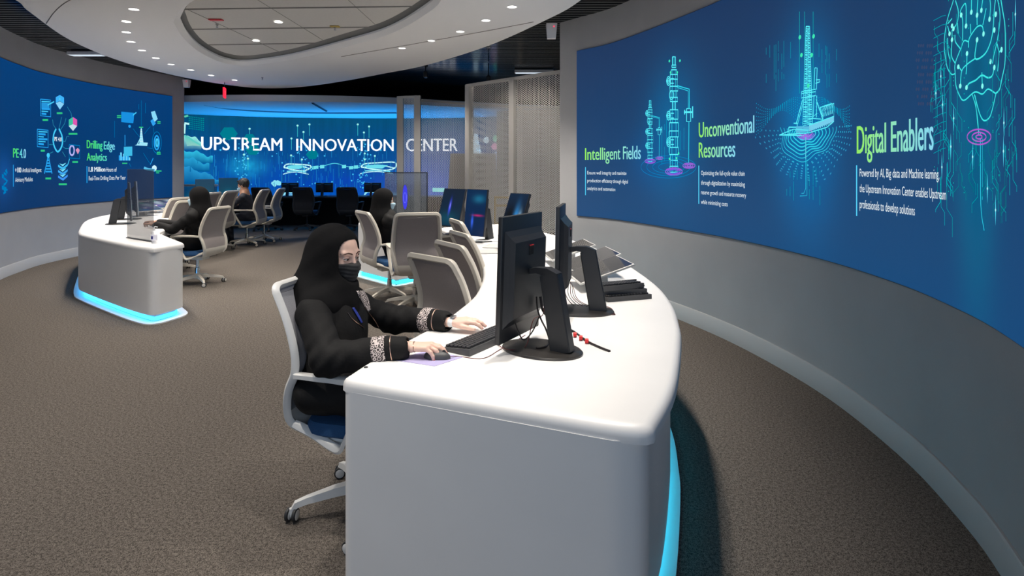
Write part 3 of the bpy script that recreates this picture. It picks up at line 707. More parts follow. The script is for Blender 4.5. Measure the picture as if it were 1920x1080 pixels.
# ---- far video wall
FB, FT = .60, 2.945
def fb(px, py, rs, rz, col, kk): s, z = FAR.hit(px, py); return (s, z, rs, rz, col, kk)
mF = screenmat('far_display', srgb(0, 68, 165), srgb(0, 74, 112), FB, FT,
   [fb(460, 330, 2.6, .6, srgb(0, 70, 165), .8), fb(640, 345, 2.2, .45, srgb(0, 55, 170), .8), fb(358, 325, .5, .6, srgb(20, 140, 205), .8), fb(385, 365, .9, .15, srgb(30, 170, 215), .7), fb(550, 372, .35, .14, srgb(150, 240, 250), 1), fb(745, 368, .3, .12, srgb(160, 240, 255), 1),
    fb(462, 312, .5, .35, srgb(30, 190, 230), .5), fb(800, 350, 1.5, .7, srgb(60, 90, 190), .6)], streak=.28, s=1.0, noise=3)
tF, mwF = vwall(FAR, FAR.hit(310)-1.2, FAR.s[-1]-.1, 'wide curved display at the far end reading Upstream Innovation Center', mF, FB, FT)
W1 = (1.1, 1.15, 1.25, 1)
titles(FAR, [('UPSTREAM', 377.5, 529, 281, 256, W1, W1, .02), ('INNOVATION', 556, 738, 282.5, 260, W1, W1, .02), ('CENTER', 762, 858, 283.5, 260, W1, W1, .02)], 'headline', tF, mwF, 'glowing white lettering Upstream Innovation Center')
def farart(a):
    T = lambda x, y: (320+x/3.31, 160+y/3.31)
    def S(pts, w, c): a.line([(p.x, p.y) for p in catmull([(*T(*q), 0) for q in pts], 5)], w, c)
    random.seed(21)
    CW = (.55, 1.0, 1.0, 1)
    # terrain on the left
    ridges = [(.55, 300, 372, 82, 190, (.30, .85, .80, 1)), (0, 402, 455, 82, 262, (.03, .50, .75, 1)), (1.6, 448, 505, 82, 240, (.02, .36, .66, 1)), (2.9, 505, 610, 82, 300, (.02, .30, .62, 1))]
    for ph, y0, y1, xa, xb, col in ridges:
        n = 22; dk = (.0, .09, .30, 1)
        for j in range(n):
            xs_ = [xa+(xb-xa)*(j+q)/n for q in (0, 1)]; tp = [y0+(y1-y0)*.75*((x-xa)/(xb-xa))**1.3+9*math.sin((x-xa)*.055+ph)+4*math.sin((x-xa)*.14+ph*2) for x in xs_]; bt = [min(y1+30, 612) for _ in xs_]
            a.poly([a.H(*T(xs_[0], tp[0])), a.H(*T(xs_[1], tp[1])), a.H(*T(xs_[1], max(bt[1], tp[1]+3))), a.H(*T(xs_[0], max(bt[0], tp[0]+3)))], [col, col, dk, dk])
    for r in range(9): a.line([T(84+r*2, 310+r*8), T(112+r*3, 322+r*6), T(150+r*3, 350+r*3), T(186, 370)], .03, (.10+.02*r, .60, .55, 1))
    # handshake of light
    def hand(cx, cy, sx, up):
        S([(cx-80*sx, cy), (cx-60*sx, cy-18), (cx, cy-16-up), (cx+80*sx, cy-26*up/10-6), (cx+84*sx, cy+6), (cx+40*sx, cy+22), (cx-30*sx, cy+14), (cx-80*sx, cy)], .035, CW)
        S([(cx-78*sx, cy+4), (cx-40*sx, cy+2), (cx+30*sx, cy-4), (cx+78*sx, cy+8)], .03, CW); S([(cx-84*sx, cy+44), (cx-50*sx, cy+34), (cx, cy+30), (cx+40*sx, cy+36), (cx+75*sx, cy+44)], .025, CW)
        S([(cx-60*sx, cy+26), (cx, cy+22), (cx+60*sx, cy+30)], .03, (.2, .8, .9, 1)); a.quad([T(cx-60*sx, cy-8), T(cx, cy-14), T(cx+50*sx, cy-8), T(cx+20*sx, cy+12), T(cx-50*sx, cy+10)], (.15, .72, .85, 1))
    hand(782, 508, 1, 2); hand(1285, 505, 1.3, 8)
    S([(866, 512), (900, 508), (950, 500), (1018, 484), (1080, 500), (1140, 512), (1175, 508)], .02, (.1, .7, .8, 1))
    for (x, y) in ((890, 512), (905, 510), (940, 506), (1075, 505), (1120, 512), (1150, 508)): a.quad([T(x-12, y-10), T(x+14, y-12), T(x+14, y+8), T(x-12, y+10)], (.15, .75, .85, 1))
    for k in range(2):
        cx = (745, 1245)[k]
        for i in range(7): S([(cx-50+i*3, 690-i*7), (cx, 650-i*0+i*3), (cx+50-i*3, 690-i*7)], .02, (.3, .8, .95, 1))
    for i in range(9): a.dot(*T(645+random.uniform(-10, 40), 610+random.uniform(-12, 14)), .05, (.25, .75, .9, 1))
    # hexagons
    for cx, cy, r in ((360, 300, 56), (490, 330, 40), (510, 400, 45), (880, 430, 40)):
        a.quad([T(cx+r*math.cos(math.pi/3*j), cy+r*.8*math.sin(math.pi/3*j)) for j in range(6)], (.0, .20, .28, 1))
    # falling light threads
    for i in range(170):
        x = random.uniform(240, 1400); y = random.uniform(380, 620); g = random.uniform(.2, .8)
        a.line([T(x, y), T(x, y+random.uniform(15, 90))], .010, (.02*g, .30*g+.05, .75*g+.1, 1))
    for i in range(170):
        x = random.choice([random.uniform(240, 1400), 450+random.gauss(0, 25), 820+random.gauss(0, 30), 1200+random.gauss(0, 30)]); y = random.uniform(360, 660)
        if x < 1900: a.dot(*T(x, y), random.uniform(.012, .028), (.05, .5, .85, 1), 6)
    for x, y in ((788, 250), (862, 243), (825, 290), (750, 330), (748, 435), (1162, 243), (1232, 256), (1200, 293), (1205, 423), (1268, 438), (815, 460), (1205, 460), (480, 455), (455, 430), (490, 270)):
        a.line([T(x, y), T(x, y+70)], .012, (.05, .55, .6, 1)); a.dot(*T(x, y), .03, (.35, .9, .85, 1), 8)
    for i in range(7):
        for j in range(9): a.dot(*T(115+j*11, 195+i*12+j*1.5), .018, (.0, .28, .30, 1), 4)
    a.line([T(85, 235), T(115, 240)], .05, (.5, .95, .95, 1)); a.line([T(85, 300), T(88, 240)], .04, (.5, .95, .95, 1)); a.line([T(84, 195), T(108, 188)], .05, (.1, .6, .4, 1))
    # right part seen through the mesh
    for x, y, c in ((1960, 340, (.6, .85, 1, 1)), (2010, 380, (.8, .3, .6, 1)), (2030, 430, (.3, .5, .9, 1)), (2020, 330, (.2, .8, .6, 1))): a.dot(*T(x, y), .10, c)
    a.quad([T(1885, 300), T(1905, 300), T(1935, 440), T(1870, 440)], (.5, .75, .95, 1)); a.quad([T(1990, 420), T(2030, 420), T(2035, 520), T(1980, 520)], (.4, .55, .9, 1))
    for i in range(5): a.line([T(1625, 640+i*4), T(1700, 642+i*4)], .04, (.3, .9, .9, 1))
art(FAR, farart, 'illustration', tF, mwF, 'light trails, glowing hands and blue terrain')
# ================================================================== DESKS
def fillet(pts, rad):
    out = []; n = len(pts)
    for i in range(n):
        p = Vector(pts[i]); r = rad[i]
        if r <= 0: out.append(p); continue
        a = Vector(pts[i-1]); b = Vector(pts[(i+1) % n]); ra = min(r, (a-p).length*.48); rb_ = min(r, (b-p).length*.48)
        p0 = p+(a-p).normalized()*ra; p2 = p+(b-p).normalized()*rb_
        for k in range(8):
            t = k/7; out.append(p0*(1-t)**2+p*2*t*(1-t)+p2*t*t)
    return out
def cat2(pts, n=5): return [Vector((p.x, p.y)) for p in catmull([(a, b, 0) for a, b in pts], n)]
def closed_off(poly, d):
    """positive d = inwards for a counter-clockwise polygon"""
    n = len(poly); out = []
    for i in range(n):
        t = (poly[(i+1) % n]-poly[i-1]); t.normalize(); out.append(poly[i]+Vector((-t.y, t.x))*d)
    return out
def resample(pts, k):
    L_ = [0]
    for p, q in zip(pts, pts[1:]): L_.append(L_[-1]+(q-p).length)
    out = []; j = 0
    for i in range(k):
        d = L_[-1]*i/(k-1)
        while j < len(pts)-2 and L_[j+1] < d: j += 1
        t = (d-L_[j])/max(1e-9, L_[j+1]-L_[j]); out.append(pts[j].lerp(pts[j+1], min(1, t)))
    return out
def slab(poly, z0, z1, r, mids, K=260):
    """table top with a rounded upper edge; mids: the two end points between which the long sides are paired"""
    n = len(poly); ia, ib = [min(range(n), key=lambda i: (poly[i]-Vector(m)).length) for m in mids]
    s1 = [poly[(ia+i) % n] for i in range((ib-ia) % n+1)]; s2 = [poly[(ib+i) % n] for i in range((ia-ib) % n+1)]
    poly = resample(s1, K)[:-1]+resample(s2, K)[:-1]; n = len(poly)
    rings = [(0, z0+.004), (0, z1-r)] + [(r*(1-math.cos(a)), z1-r+r*math.sin(a)) for a in (math.pi/8, math.pi/4, 3*math.pi/8, math.pi/2)]
    rings = [(.0, z0)]+rings[1:]; vs = []; fs = []
    for d, z in rings: vs += [(p.x, p.y, z) for p in closed_off(poly, d)]
    for k in range(len(rings)-1):
        for i in range(n): fs.append((k*n+i, k*n+(i+1) % n, (k+1)*n+(i+1) % n, (k+1)*n+i))
    for base, rev in ((0, True), ((len(rings)-1)*n, False)):
        for i in range(n//2):
            a, b = i, i+1; c, d = (n-i-1) % n, (n-i) % n; q = []
            for v in (a, b, c, d):
                if base+v not in q: q.append(base+v)
            if len(q) > 2: fs.append(tuple(q[::-1] if rev else q))
    return MB().add(vs, fs)
def ribbon(path, t0, t1, z0, z1):
    a = offset2(path, t0); b = offset2(path, t1); n = len(path)
    return MB().prism(a+b[::-1], z0, z1)
def ribbon_quads(path, t0, t1, z0, z1):
    a = offset2(path, t0); b = offset2(path, t1); n = len(path); vs = []; fs = []
    for p, q in zip(a, b): vs += [(p.x, p.y, z0), (q.x, q.y, z0), (q.x, q.y, z1), (p.x, p.y, z1)]
    for i in range(n-1):
        for j in range(4): fs.append((i*4+j, i*4+(j+1) % 4, i*4+4+(j+1) % 4, i*4+4+j))
    fs += [(3, 2, 1, 0), tuple(4*n-4+j for j in range(4))]
    return MB().add(vs, fs)
def desk(label, outline, rads, body, led, loc, inset=.0, tray=.045, foot=None, mids=None):
    """outline counter-clockwise; body: open path walked with the desk interior on its LEFT"""
    t = thing('curved_desk', label, 'desk', (*loc, 0)); mw = Matrix.Translation((-loc[0], -loc[1], 0))
    def add(mb, name, m, lab=None, **k):
        o = mb.build(name, m, t, **k); o.data.transform(mw)
        if lab: o['label'] = lab
        return o
    poly = fillet(outline, rads)
    add(slab(poly, .690, .742, .034, mids), 'desk_top', M['white'], smooth=True, auto=50)
    add(ribbon_quads(body, 0, .045, .085, .695), 'body_panel', M['white'], smooth=True, auto=50)
    body = foot or body
    add(ribbon_quads(body, .055, .075, .0, .09), 'plinth', M['plate'], smooth=True)
    add(ribbon_quads(body, .048, .054, .02, .055), 'light_strip', led, 'glowing cyan strip under the desk', smooth=True)
    add(ribbon_quads(body, -tray, .054, .0, .012), 'base_tray', M['white'], smooth=True)
    return t
inn = cat2([(-.62, 2.125), (-.5625, 2.335), (-.444, 2.67), (-.355, 2.913), (-.292, 3.18), (-.234, 3.48), (-.208, 3.87), (-.214, 4.354), (-.261, 4.87), (-.348, 5.39), (-.497, 6.2), (-.75, 7.0), (-.93, 7.45)])
out_ = cat2([(-.15, 8.0), (.2, 7.35), (.55, 6.5), (.8, 5.6), (.895, 4.976), (.938, 4.354), (.948, 3.766), (.903, 3.28), (.835, 2.93), (.762, 2.637), (.577, 2.069), (.40, 1.69)])
ol = inn + out_; ol = ol[::-1]      # counter-clockwise
rd = [0]*len(ol); rd[0] = .16; rd[-1] = .05; rd[len(out_)-1] = .1; rd[len(out_)] = .1
outb = [p for p in out_[::-1]]       # near -> far along the outer side
bo = offset2(outb, .05)
endc = fillet([Vector((-.52, 2.42)), Vector((-.62, 2.125)), Vector((.40-.01, 1.69)), bo[3], bo[4]], [0, .05, .13, 0, 0])
body = endc[:-1] + bo[4:]
desk('long curved white desk in front, where the woman in the black hijab works', ol, rd, body, M['led'], (.1, 4.5), foot=bo[5:], mids=((-.11, 1.9), (-.54, 7.72)))
kp = ribbon_quads(body[:18], .0, .045, 0, .085).build('kick_panel', M['white'], bpy.data.objects['curved_desk'], smooth=True); kp.data.transform(Matrix.Translation((-.1, -4.5, 0)))
li = cat2([(-3.33, 5.97), (-3.8, 6.50), (-4.20, 7.0), (-4.44, 7.67), (-4.85, 8.6), (-5.25, 9.6), (-5.5, 10.6), (-5.65, 11.5), (-5.6, 12.3)])
lo = cat2([(-6.5, 12.4), (-6.75, 11.4), (-6.72, 10.5), (-6.62, 9.7), (-6.42, 9.0), (-6.1, 8.36), (-5.53, 7.50), (-5.15, 6.97), (-4.85, 6.66), (-3.88, 5.90), (-3.43, 5.60)])
ol = (li+lo)[::-1]; rd = [0]*len(ol); rd[0] = .05; rd[-1] = .03; rd[len(lo)-1] = .1; rd[len(lo)] = .1
# outline reversed above is CLOCKWISE check
def area2(p): return sum(p[i-1].x*p[i].y-p[i].x*p[i-1].y for i in range(len(p)))/2
if area2(ol) < 0: ol = ol[::-1]; rd = rd[::-1]
bl = [Vector((-4.36, 7.40)), Vector((-4.20, 7.0)), Vector((-3.33, 5.97)), Vector((-3.43, 5.60))]
loop = bl + lo[::-1][1:]
body = fillet([Vector((-4.36, 7.40)), Vector((-4.20, 7.0)), Vector((-3.33, 5.97)), Vector((-3.43, 5.60)), lo[::-1][3], lo[::-1][4]], [0, .12, .12, .12, 0, 0])[:-1] + lo[::-1][4:]
# interior must lie on the left; this walk has it on the right, so reverse
desk('curved white desk on the left with a clear screen on its corner', ol, rd, body[::-1], M['led2'], (-5, 9), mids=((-3.38, 5.785), (-6.05, 12.35)))
m3 = [Vector(p) for p in [(-2.13, 8.12), (-1.47, 7.42), (-1.2, 7.75), (-1.22, 8.7), (-1.5, 9.7), (-2.1, 9.9), (-2.35, 9.1)]]
desk('small white desk behind, lit blue at its foot, next to the large grey chair back', m3, [.05]*7, (fillet([m3[5], m3[6], m3[0], m3[1], m3[2]], [0, .05, .05, .05, 0])), M['led'], (-1.7, 8.6), mids=((-1.8, 7.77), (-1.8, 9.8)))
# long black desk in front of the far display
bd = Wall([(-8.0, 14.0), (-6.6, 14.75), (-5.0, 15.1), (-3.5, 15.15), (-2.2, 15.0), (-1.6, 14.8)])
t = thing('long_desk', 'long black desk in front of the far display', 'desk', (-4.5, 15.1, 0)); mw = Matrix.Translation((4.5, -15.1, 0))
o = bd.strip(0, bd.s[-1], .73, .77, -.1, .65).build('desk_top', M['blk2'], t); o.data.transform(mw)
o = bd.strip(0.05, bd.s[-1]-.05, 0, .73, .45, .5).build('modesty_panel', M['black'], t); o.data.transform(mw)

# ================================================================== CHAIRS
PX = [(-.13, .385), (-.20, .40), (-.255, .45), (-.262, .52), (-.245, .60), (-.215, .67), (-.215, .74), (-.235, .82), (-.27, .91), (-.315, .995)]
PW = [.12, .165, .205, .225, .238, .243, .240, .235, .228, .218]
def pcurve(n=28):
    c = catmull([(PX[i][0], PW[i], PX[i][1]) for i in range(len(PX))], 4); return c
PC = pcurve()
def make_chair(name, label, shell, meshm, seatm):
    t = thing(name, label, 'chair')
    side = PC
    # frame: two rails, rounded top bar, lower shell
    loop = [Vector((p.x, p.y, p.z)) for p in side]
    top = loop[-1]; tb = []
    k = 7
    for i in range(k): a = math.pi/2*i/(k-1); tb.append(Vector((top.x-.018*math.sin(a), top.y-.045+.045*math.cos(a), top.z+.032*math.sin(a))))
    half = loop[6:]+tb
    full = half + [Vector((p.x, -p.y, p.z)) for p in half[::-1]]
    pr = [(-.55, -1), (.55, -1), (.8, -.6), (.8, .6), (.55, 1), (-.55, 1), (-.8, .6), (-.8, -.6)]
    mb = MB(); mb.tube(full, .016 if shell is M['shellw'] else .023, prof=pr, up=None)
    # lower shell : solid band from the seat up to the mesh
    def sheet(c0, c1, th, inset, bulge=0, nu=9, off=0):
        vs = []; fs = []; rows = PC[c0:c1+1]; n = len(rows)
        for s in (0, 1):
            for i, p in enumerate(rows):
                tg = (PC[min(c0+i+1, len(PC)-1)]-PC[max(c0+i-1, 0)]); nx = Vector((tg.z, 0, -tg.x)).normalized()
                for j in range(nu):
                    u = -1+2*j/(nu-1); q = Vector((p.x, u*(p.y-inset), p.z)) + nx*((s-.5)*th+off) - nx*bulge*(1-u*u)
                    vs.append(q)
        for s in (0, 1):
            for i in range(n-1):
                for j in range(nu-1):
                    a = s*n*nu+i*nu+j; f = (a, a+1, a+nu+1, a+nu); fs.append(f if s else f[::-1])
        for i in range(n-1):
            for j in (0, nu-1): a = i*nu+j; b = a+nu; fs.append((a, b, b+n*nu, a+n*nu))
        for j in range(nu-1):
            for i in (0, n-1): a = i*nu+j; b = a+1; fs.append((a, b, b+n*nu, a+n*nu))
        return vs, fs
    v, f = sheet(0, 11, .024, -.004, .004); mb.add(v, f)
    mb.build('back_frame', shell, t, smooth=True)
    v, f = sheet(11, len(PC)-1, .006, .008, .012); m2 = MB().add(v, f)
    # cap of mesh up to the top bar
    a = PC[-1]; m2.box((a.x-.012, 0, a.z+.012), (.006, (a.y-.03)*2, .03))
    m2.build('back_mesh', meshm, t, smooth=True)
    # seat
    def cush(hx, hy, z0, z1, r, cx):
        n = 36; vs = []; fs = []
        rings = [(1-.06, z0), (1, z0+.012), (1.0, z1-.022), (.965, z1-.006), (.88, z1), (.45, z1-.006), (.001, z1-.010)]
        for k_, z in rings:
            for i in range(n):
                a = 2*math.pi*i/n; c, s = math.cos(a), math.sin(a); e = .35
                vs.append((cx+hx*k_*math.copysign(abs(c)**e, c), hy*k_*math.copysign(abs(s)**e, s), z))
        for k_ in range(len(rings)-1):
            for i in range(n): fs.append((k_*n+i, k_*n+(i+1) % n, (k_+1)*n+(i+1) % n, (k_+1)*n+i))
        fs.append(tuple(range(n))[::-1]); return MB().add(vs, fs)
    cush(.235, .235, .405, .470, .05, .035).build('seat', seatm, t, smooth=True)
    cush(.215, .205, .375, .408, .04, .02).build('seat_shell', shell, t, smooth=True)
    for s in (1, -1):
        pts = [(-.205, .245*s, .665), (-.10, .268*s, .672), (.02, .28*s, .674), (.13, .28*s, .672), (.160, .278*s, .655), (.10, .27*s, .555), (.03, .255*s, .43), (-.005, .24*s, .372), (-.06, .225*s, .375), (-.14, .215*s, .41), (-.235, .213*s, .445)]
        w = [1.1, 1.2, 1.35, 1.35, 1.1, .95, .95, 1.0, 1.0, 1.0, .9]
        c = catmull(pts, 4); wr = [.018*w[min(len(w)-1, i//4)] for i in range(len(c))]
        MB().tube(c, wr, prof=[(-1, -.42), (-.6, -.6), (.6, -.6), (1, -.42), (1, .42), (.6, .6), (-.6, .6), (-1, .42)], up=(0, 0, 1) if False else None).build('armrest', shell, t, smooth=True)
    MB().box((.0, 0, .355), (.26, .16, .05), bev=.015).box((0, 0, .372), (.12, .44, .018), bev=.006).tube([(.02, -.09, .35), (.02, -.20, .345)], .008, seg=8).build('tilt_mechanism', shell, t, smooth=True)
    MB().lathe([(.028, .10), (.028, .22), (.020, .225), (.020, .34)], seg=18).build('gas_column', M['chrome'] if shell is not M['darkshell'] else M['blk'], t, smooth=True)
    MB().lathe([(.020, .075), (.045, .078), (.048, .12), (.036, .14), (.022, .145)], seg=20).build('hub', shell, t, smooth=True)
    for i in range(5):
        a = math.radians(212+72*i); d = Vector((math.cos(a), math.sin(a), 0)); pts = [d*.03+Vector((0, 0, .108)), d*.14+Vector((0, 0, .100)), d*.26+Vector((0, 0, .082)), d*.305+Vector((0, 0, .070)), d*.318+Vector((0, 0, .052))]
        MB().tube(pts, [.030, .026, .019, .017, .012], prof=[(-.9, -.7), (.9, -.7), (.7, .7), (-.7, .7)], up=(0, 0, 1)).build('base_leg', shell, t, smooth=True)
        c = d*.322; tw = Vector((math.cos(a+1.1), math.sin(a+1.1), 0)); side = Vector((-tw.y, tw.x, 0))
        Rm = Matrix((side, tw, Vector((0, 0, 1)))).transposed() @ Matrix.Rotation(math.pi/2, 3, 'Y')
        cs = MB().tube([c+Vector((0, 0, .056)), c+Vector((0, 0, .03))], .011, seg=10).box(c+Vector((0, 0, .034)), (.012, .012, .03)).build('caster', shell, t, smooth=True)
        wh = MB()
        for sgn in (1, -1): wh.lathe([(.008, -.008), (.024, -.008), (.0275, -.005), (.0275, .005), (.024, .008), (.008, .008)], c+side*(.0165*sgn)+Vector((0, 0, .028)), 18, Rm)
        wh.build('wheel', M['rubber'], cs, smooth=True)
        hb = MB()
        for sgn in (1, -1): hb.lathe([(.002, -.0095), (.019, -.0095), (.021, -.0085), (.021, .0085), (.019, .0095), (.002, .0095)], c+side*(.0165*sgn)+Vector((0, 0, .028)), 16, Rm)
        hb.build('wheel_cap', shell, cs, smooth=True)
    return t
ch0 = make_chair('office_chair', '', M['shellw'], M['meshg'], M['seat'])
ch1 = make_chair('office_chair', '', M['shell'], M['mesh'], M['seat'])
ch2 = make_chair('office_chair', '', M['darkshell'], M['darkmesh'], M['seatd'])
used = set()
def chair(src, x, y, ang, label, group, sc_=1.0):
    c = src if src.name not in used else copy_tree(src); used.add(src.name)
    c.location = (x, y, 0); c.rotation_euler = (0, 0, math.radians(ang)); c.scale = (sc_,)*3; c['label'] = label; c['group'] = group; return c
chair(ch0, -.64, 2.60, -12, 'white office chair with blue seat in which the woman at the near desk sits', 'office chairs', .975)
g = 'office chairs pushed up to the near desk'
chair(ch1, -.27, 3.70, 46, 'office chair with grey back pushed to the near desk, closest one behind the seated woman', g, .94)
chair(ch1, -.17, 4.22, 33, 'second of the grey-backed chairs pushed against the inner edge of the near desk', g, .945)
chair(ch1, -.14, 4.85, 26, 'third of the grey-backed chairs pushed against the inner edge of the near desk', g, .945)
chair(ch1, -.24, 5.75, 20, 'farthest of the four grey-backed chairs lined against the near desk', g, .96)
chair(ch1, -1.04, 6.30, 104, 'large taupe mesh chair back facing the camera in the middle, with blue seat', 'office chairs by the small desk')
chair(ch1, -1.42, 6.80, 33, 'side-on chair at the small desk in which the woman in the middle distance sits', 'office chairs by the small desk', .97)
g = 'office chairs along the left desk'
chair(ch1, -4.08, 7.61, 172, 'nearest chair of the left row, the woman in the black hijab sits in it', g, .96)
chair(ch1, -4.88, 8.45, 160, 'chair back pushed to the left desk, just beyond the seated woman in black', g)
chair(ch1, -5.42, 9.15, 165, 'chair back by the white bottle on the left desk', g)
chair(ch1, -5.40, 9.95, 178, 'empty chair of the left row right behind the woman in black hijab', g, 1.04)
chair(ch1, -5.45, 10.7, 178, 'empty side-on chair of the left row, just before the man in the suit', g, 1.04)
chair(ch1, -5.14, 11.38, 184, 'chair of the left row in which the man in the dark suit sits', g, 1.04)
chair(ch1, -5.07, 12.0, 186, 'farthest empty chair of the left row, right of the man in the suit', g, 1.04)
g = 'dark chairs at the far black desk'
chair(ch2, -4.98, 14.25, 90, 'dark office chair at the far desk, in the middle under the word Innovation', g)
chair(ch2, -3.93, 14.25, 90, 'dark office chair at the far desk, rightmost one', g)
chair(ch2, -5.85, 14.05, 84, 'dark office chair at the far desk, leftmost, half hidden behind the row of pale chairs', g)

# ================================================================== MONITORS
def dispmat(name, c0, c1, blobs): return screenmat(name, c0, c1, 0, .5, blobs, s=.9)
def make_monitor(label, x, y, ang, scr, tilt=0, w=.345, h=.515, z=.742, zc=.305, name='monitor', back=True):
    t = thing(name, label, 'monitor', (x, y, z), math.radians(ang))
    bm_ = MB(); vs = []; n = 40
    prof = [(1, 0), (1.0, .006), (.97, .0105), (.5, .013), (.001, .014)]
    for k_, zz in prof:
        for i in range(n): a = 2*math.pi*i/n; vs.append((.178*k_*math.cos(a), .125*k_*math.sin(a), zz))
    fs = [(k_*n+i, k_*n+(i+1) % n, (k_+1)*n+(i+1) % n, (k_+1)*n+i) for k_ in range(4) for i in range(n)] + [tuple(range(n))[::-1]]
    bm_.add(vs, fs).build('base', M['blk2'], t, smooth=True)
    col = MB()
    A, B = Vector((-.095, 0, .010)), Vector((-.042, 0, .318))
    col.tube([A, A.lerp(B, .5), B], [.048, .046, .044], prof=[(-.55, -.85), (-.45, -.95), (.45, -.95), (.55, -.85), (.55, .85), (.45, .95), (-.45, .95), (-.55, .85)], up=(1, 0, 0))
    col.tube([(-.075, 0, .312), (-.03, 0, .330), (.02, 0, .333), (.06, 0, min(.325, zc+.03))], [.024, .024, .017, .016], prof=[(-1, -.7), (1, -.7), (1, .7), (-1, .7)], up=(0, 0, 1))
    col.build('stand_column', M['blk'], t, smooth=True)
    Rt = Matrix.Rotation(-math.radians(tilt), 3, 'Y'); c = Vector((.105, 0, zc))
    pan = MB().box(c, (.022, w, h), Rt, .004).build('panel', M['blk'], t, smooth=True)
    hs = MB(); hw, hh = w*.40, h*.33; q = [(-.012, hw*1.12, hh*1.16), (-.030, hw*1.04, hh*1.02), (-.052, hw*.98, hh*.90)]
    vs = []
    for dx, a, b in q: vs += [c+Rt@Vector((dx, s*a, u*b)) for s, u in ((-1, -1), (1, -1), (1, 1), (-1, 1))]
    fs = [(k_*4+j, k_*4+(j+1) % 4, k_*4+4+(j+1) % 4, k_*4+4+j) for k_ in range(2) for j in range(4)] + [(3, 2, 1, 0), (8, 9, 10, 11)]
    hs.add(vs, fs).build('rear_housing', M['blk'], pan)
    MB().box(c+Rt@Vector((-.0525, .0, hh*.66)), (.003, .034, .040), Rt).build('rear_slot', M['black'], pan)
    MB().box(c+Rt@Vector((-.0535, .0, hh*.66+.019)), (.003, .034, .004), Rt).build('red_mark', M['red'], pan)
    # display with its own picture
    vs = [c+Rt@Vector((.0118, u*(w/2-.006), v*(h/2-.006))) for u, v in ((-1, -1), (1, -1), (1, 1), (-1, 1))]
    me = bpy.data.meshes.new('display'); me.from_pydata(vs, [], [(0, 1, 2, 3)]); uvl = me.uv_layers.new(name='UVMap')
    for l, q_ in zip(uvl.data, ((0, 0), (w/h*.5, 0), (w/h*.5, .5), (0, .5))): l.uv = q_
    link('display', me, scr, pan)
    return t
mS1 = dispmat('portrait_display_figure', srgb(4, 42, 68), srgb(3, 28, 52), [(.17, .25, .022, .11, srgb(60, 80, 255), 1), (.17, .27, .01, .05, srgb(160, 150, 255), .9), (.17, .1, .2, .1, srgb(0, 90, 110), .5)])
mS2 = dispmat('portrait_display_red', srgb(4, 36, 78), srgb(5, 44, 82), [(.2, .22, .08, .012, srgb(200, 40, 120), .9), (.12, .15, .02, .07, srgb(60, 110, 255), .9), (.2, .4, .1, .05, srgb(30, 130, 170), .6)])
mS3 = dispmat('portrait_display_wave', srgb(5, 10, 20), srgb(10, 38, 66), [(.19, .15, .05, .20, srgb(60, 170, 255), 1), (.15, .10, .04, .10, srgb(120, 210, 255), 1), (.25, .2, .03, .1, srgb(170, 220, 255), .9), (.08, .25, .08, .12, srgb(4, 6, 12), 1)])
mS4 = dispmat('plain_office_display', srgb(210, 215, 220), srgb(190, 200, 215), [(.17, .4, .12, .05, srgb(30, 90, 170), .8)])
mS5 = dispmat('teal_display', srgb(0, 70, 95), srgb(0, 60, 90), [(.17, .2, .1, .1, srgb(0, 120, 150), .5)])
g = None
make_monitor('nearest black monitor seen from behind on the near desk, in front of the woman', .124, 2.44, 150, mS4, 2)
make_monitor('second black monitor on the near desk, seen edge-on behind the nearest one', .36, 3.10, 170, mS4, 1)
make_monitor('tilted monitor showing a blue figure, leftmost of three lit ones on the near desk', -.62, 6.75, 232, mS1, 17, .34, .44, zc=.31)
make_monitor('monitor with a pink streak, middle of three lit ones on the near desk', -.30, 6.10, 228, mS2, 7, .30, .48, zc=.30)
make_monitor('tilted monitor showing a blue wave, rightmost of three lit ones on the near desk', .10, 5.35, 222, mS3, 22, .26, .42, zc=.33)
make_monitor('dark edge-on monitor on the left desk beside the clear screen, nearer one', -5.30, 7.95, 32, mS4, 3)
make_monitor('dark edge-on monitor on the left desk beside the clear screen, farther one', -5.66, 8.65, 30, mS4, 3)
make_monitor('teal monitor at the far end of the left desk, left one', -6.15, 11.75, -62, mS5, 3, .34, .46)
make_monitor('teal monitor in front of the man in the suit', -5.85, 12.05, -50, mS5, 3, .36, .50)
for i, (px, d) in enumerate(((606, 15.2), (541, 15.2), (697, 15.3))):
    make_monitor('small dark monitor on the far black desk, %s' % ['between the two middle chairs', 'left one', 'right one'][i], (px-960)/F*d, d, 90, mS5, 0, .45, .25, z=.77, zc=.22)
# see-through screen in front of the woman in the middle
t = thing('transparent_display', 'large see-through display with a glowing violet shape beside the woman in the middle', 'display', (-1.42, 7.85, .742), math.radians(2))
MB().box((0, 0, .42), (.56, .008, .54), bev=.002).build('glass_panel', M['frosted'], t)
MB().box((0, 0, .697), (.575, .016, .012)).box((.284, 0, .42), (.012, .016, .56)).build('frame', M['blk'], t)
MB().box((0, 0, .075), (.30, .05, .15), bev=.01).box((0, 0, .006), (.36, .18, .012), bev=.004).build('stand', M['blk'], t)
e = MB(); 
for (rx, rz) in ((.034, .165),): e.add([(-.01+rx*math.cos(2*math.pi*i/24), -.0055, .37+rz*math.sin(2*math.pi*i/24)) for i in range(24)], [tuple(range(24))])
M['viol'] = emit('violet_glow', srgb(70, 70, 240), .9); M['viol2'] = emit('pale_violet_glow', srgb(120, 130, 255), 1)
e.build('shown_figure', M['viol'], t)
MB().tube([(-.01+.020*math.cos(2*math.pi*i/20), -.0065, .36+.07*math.sin(2*math.pi*i/20)) for i in range(20)], .003, seg=5, closed=True).build('shown_figure', M['viol2'], t)
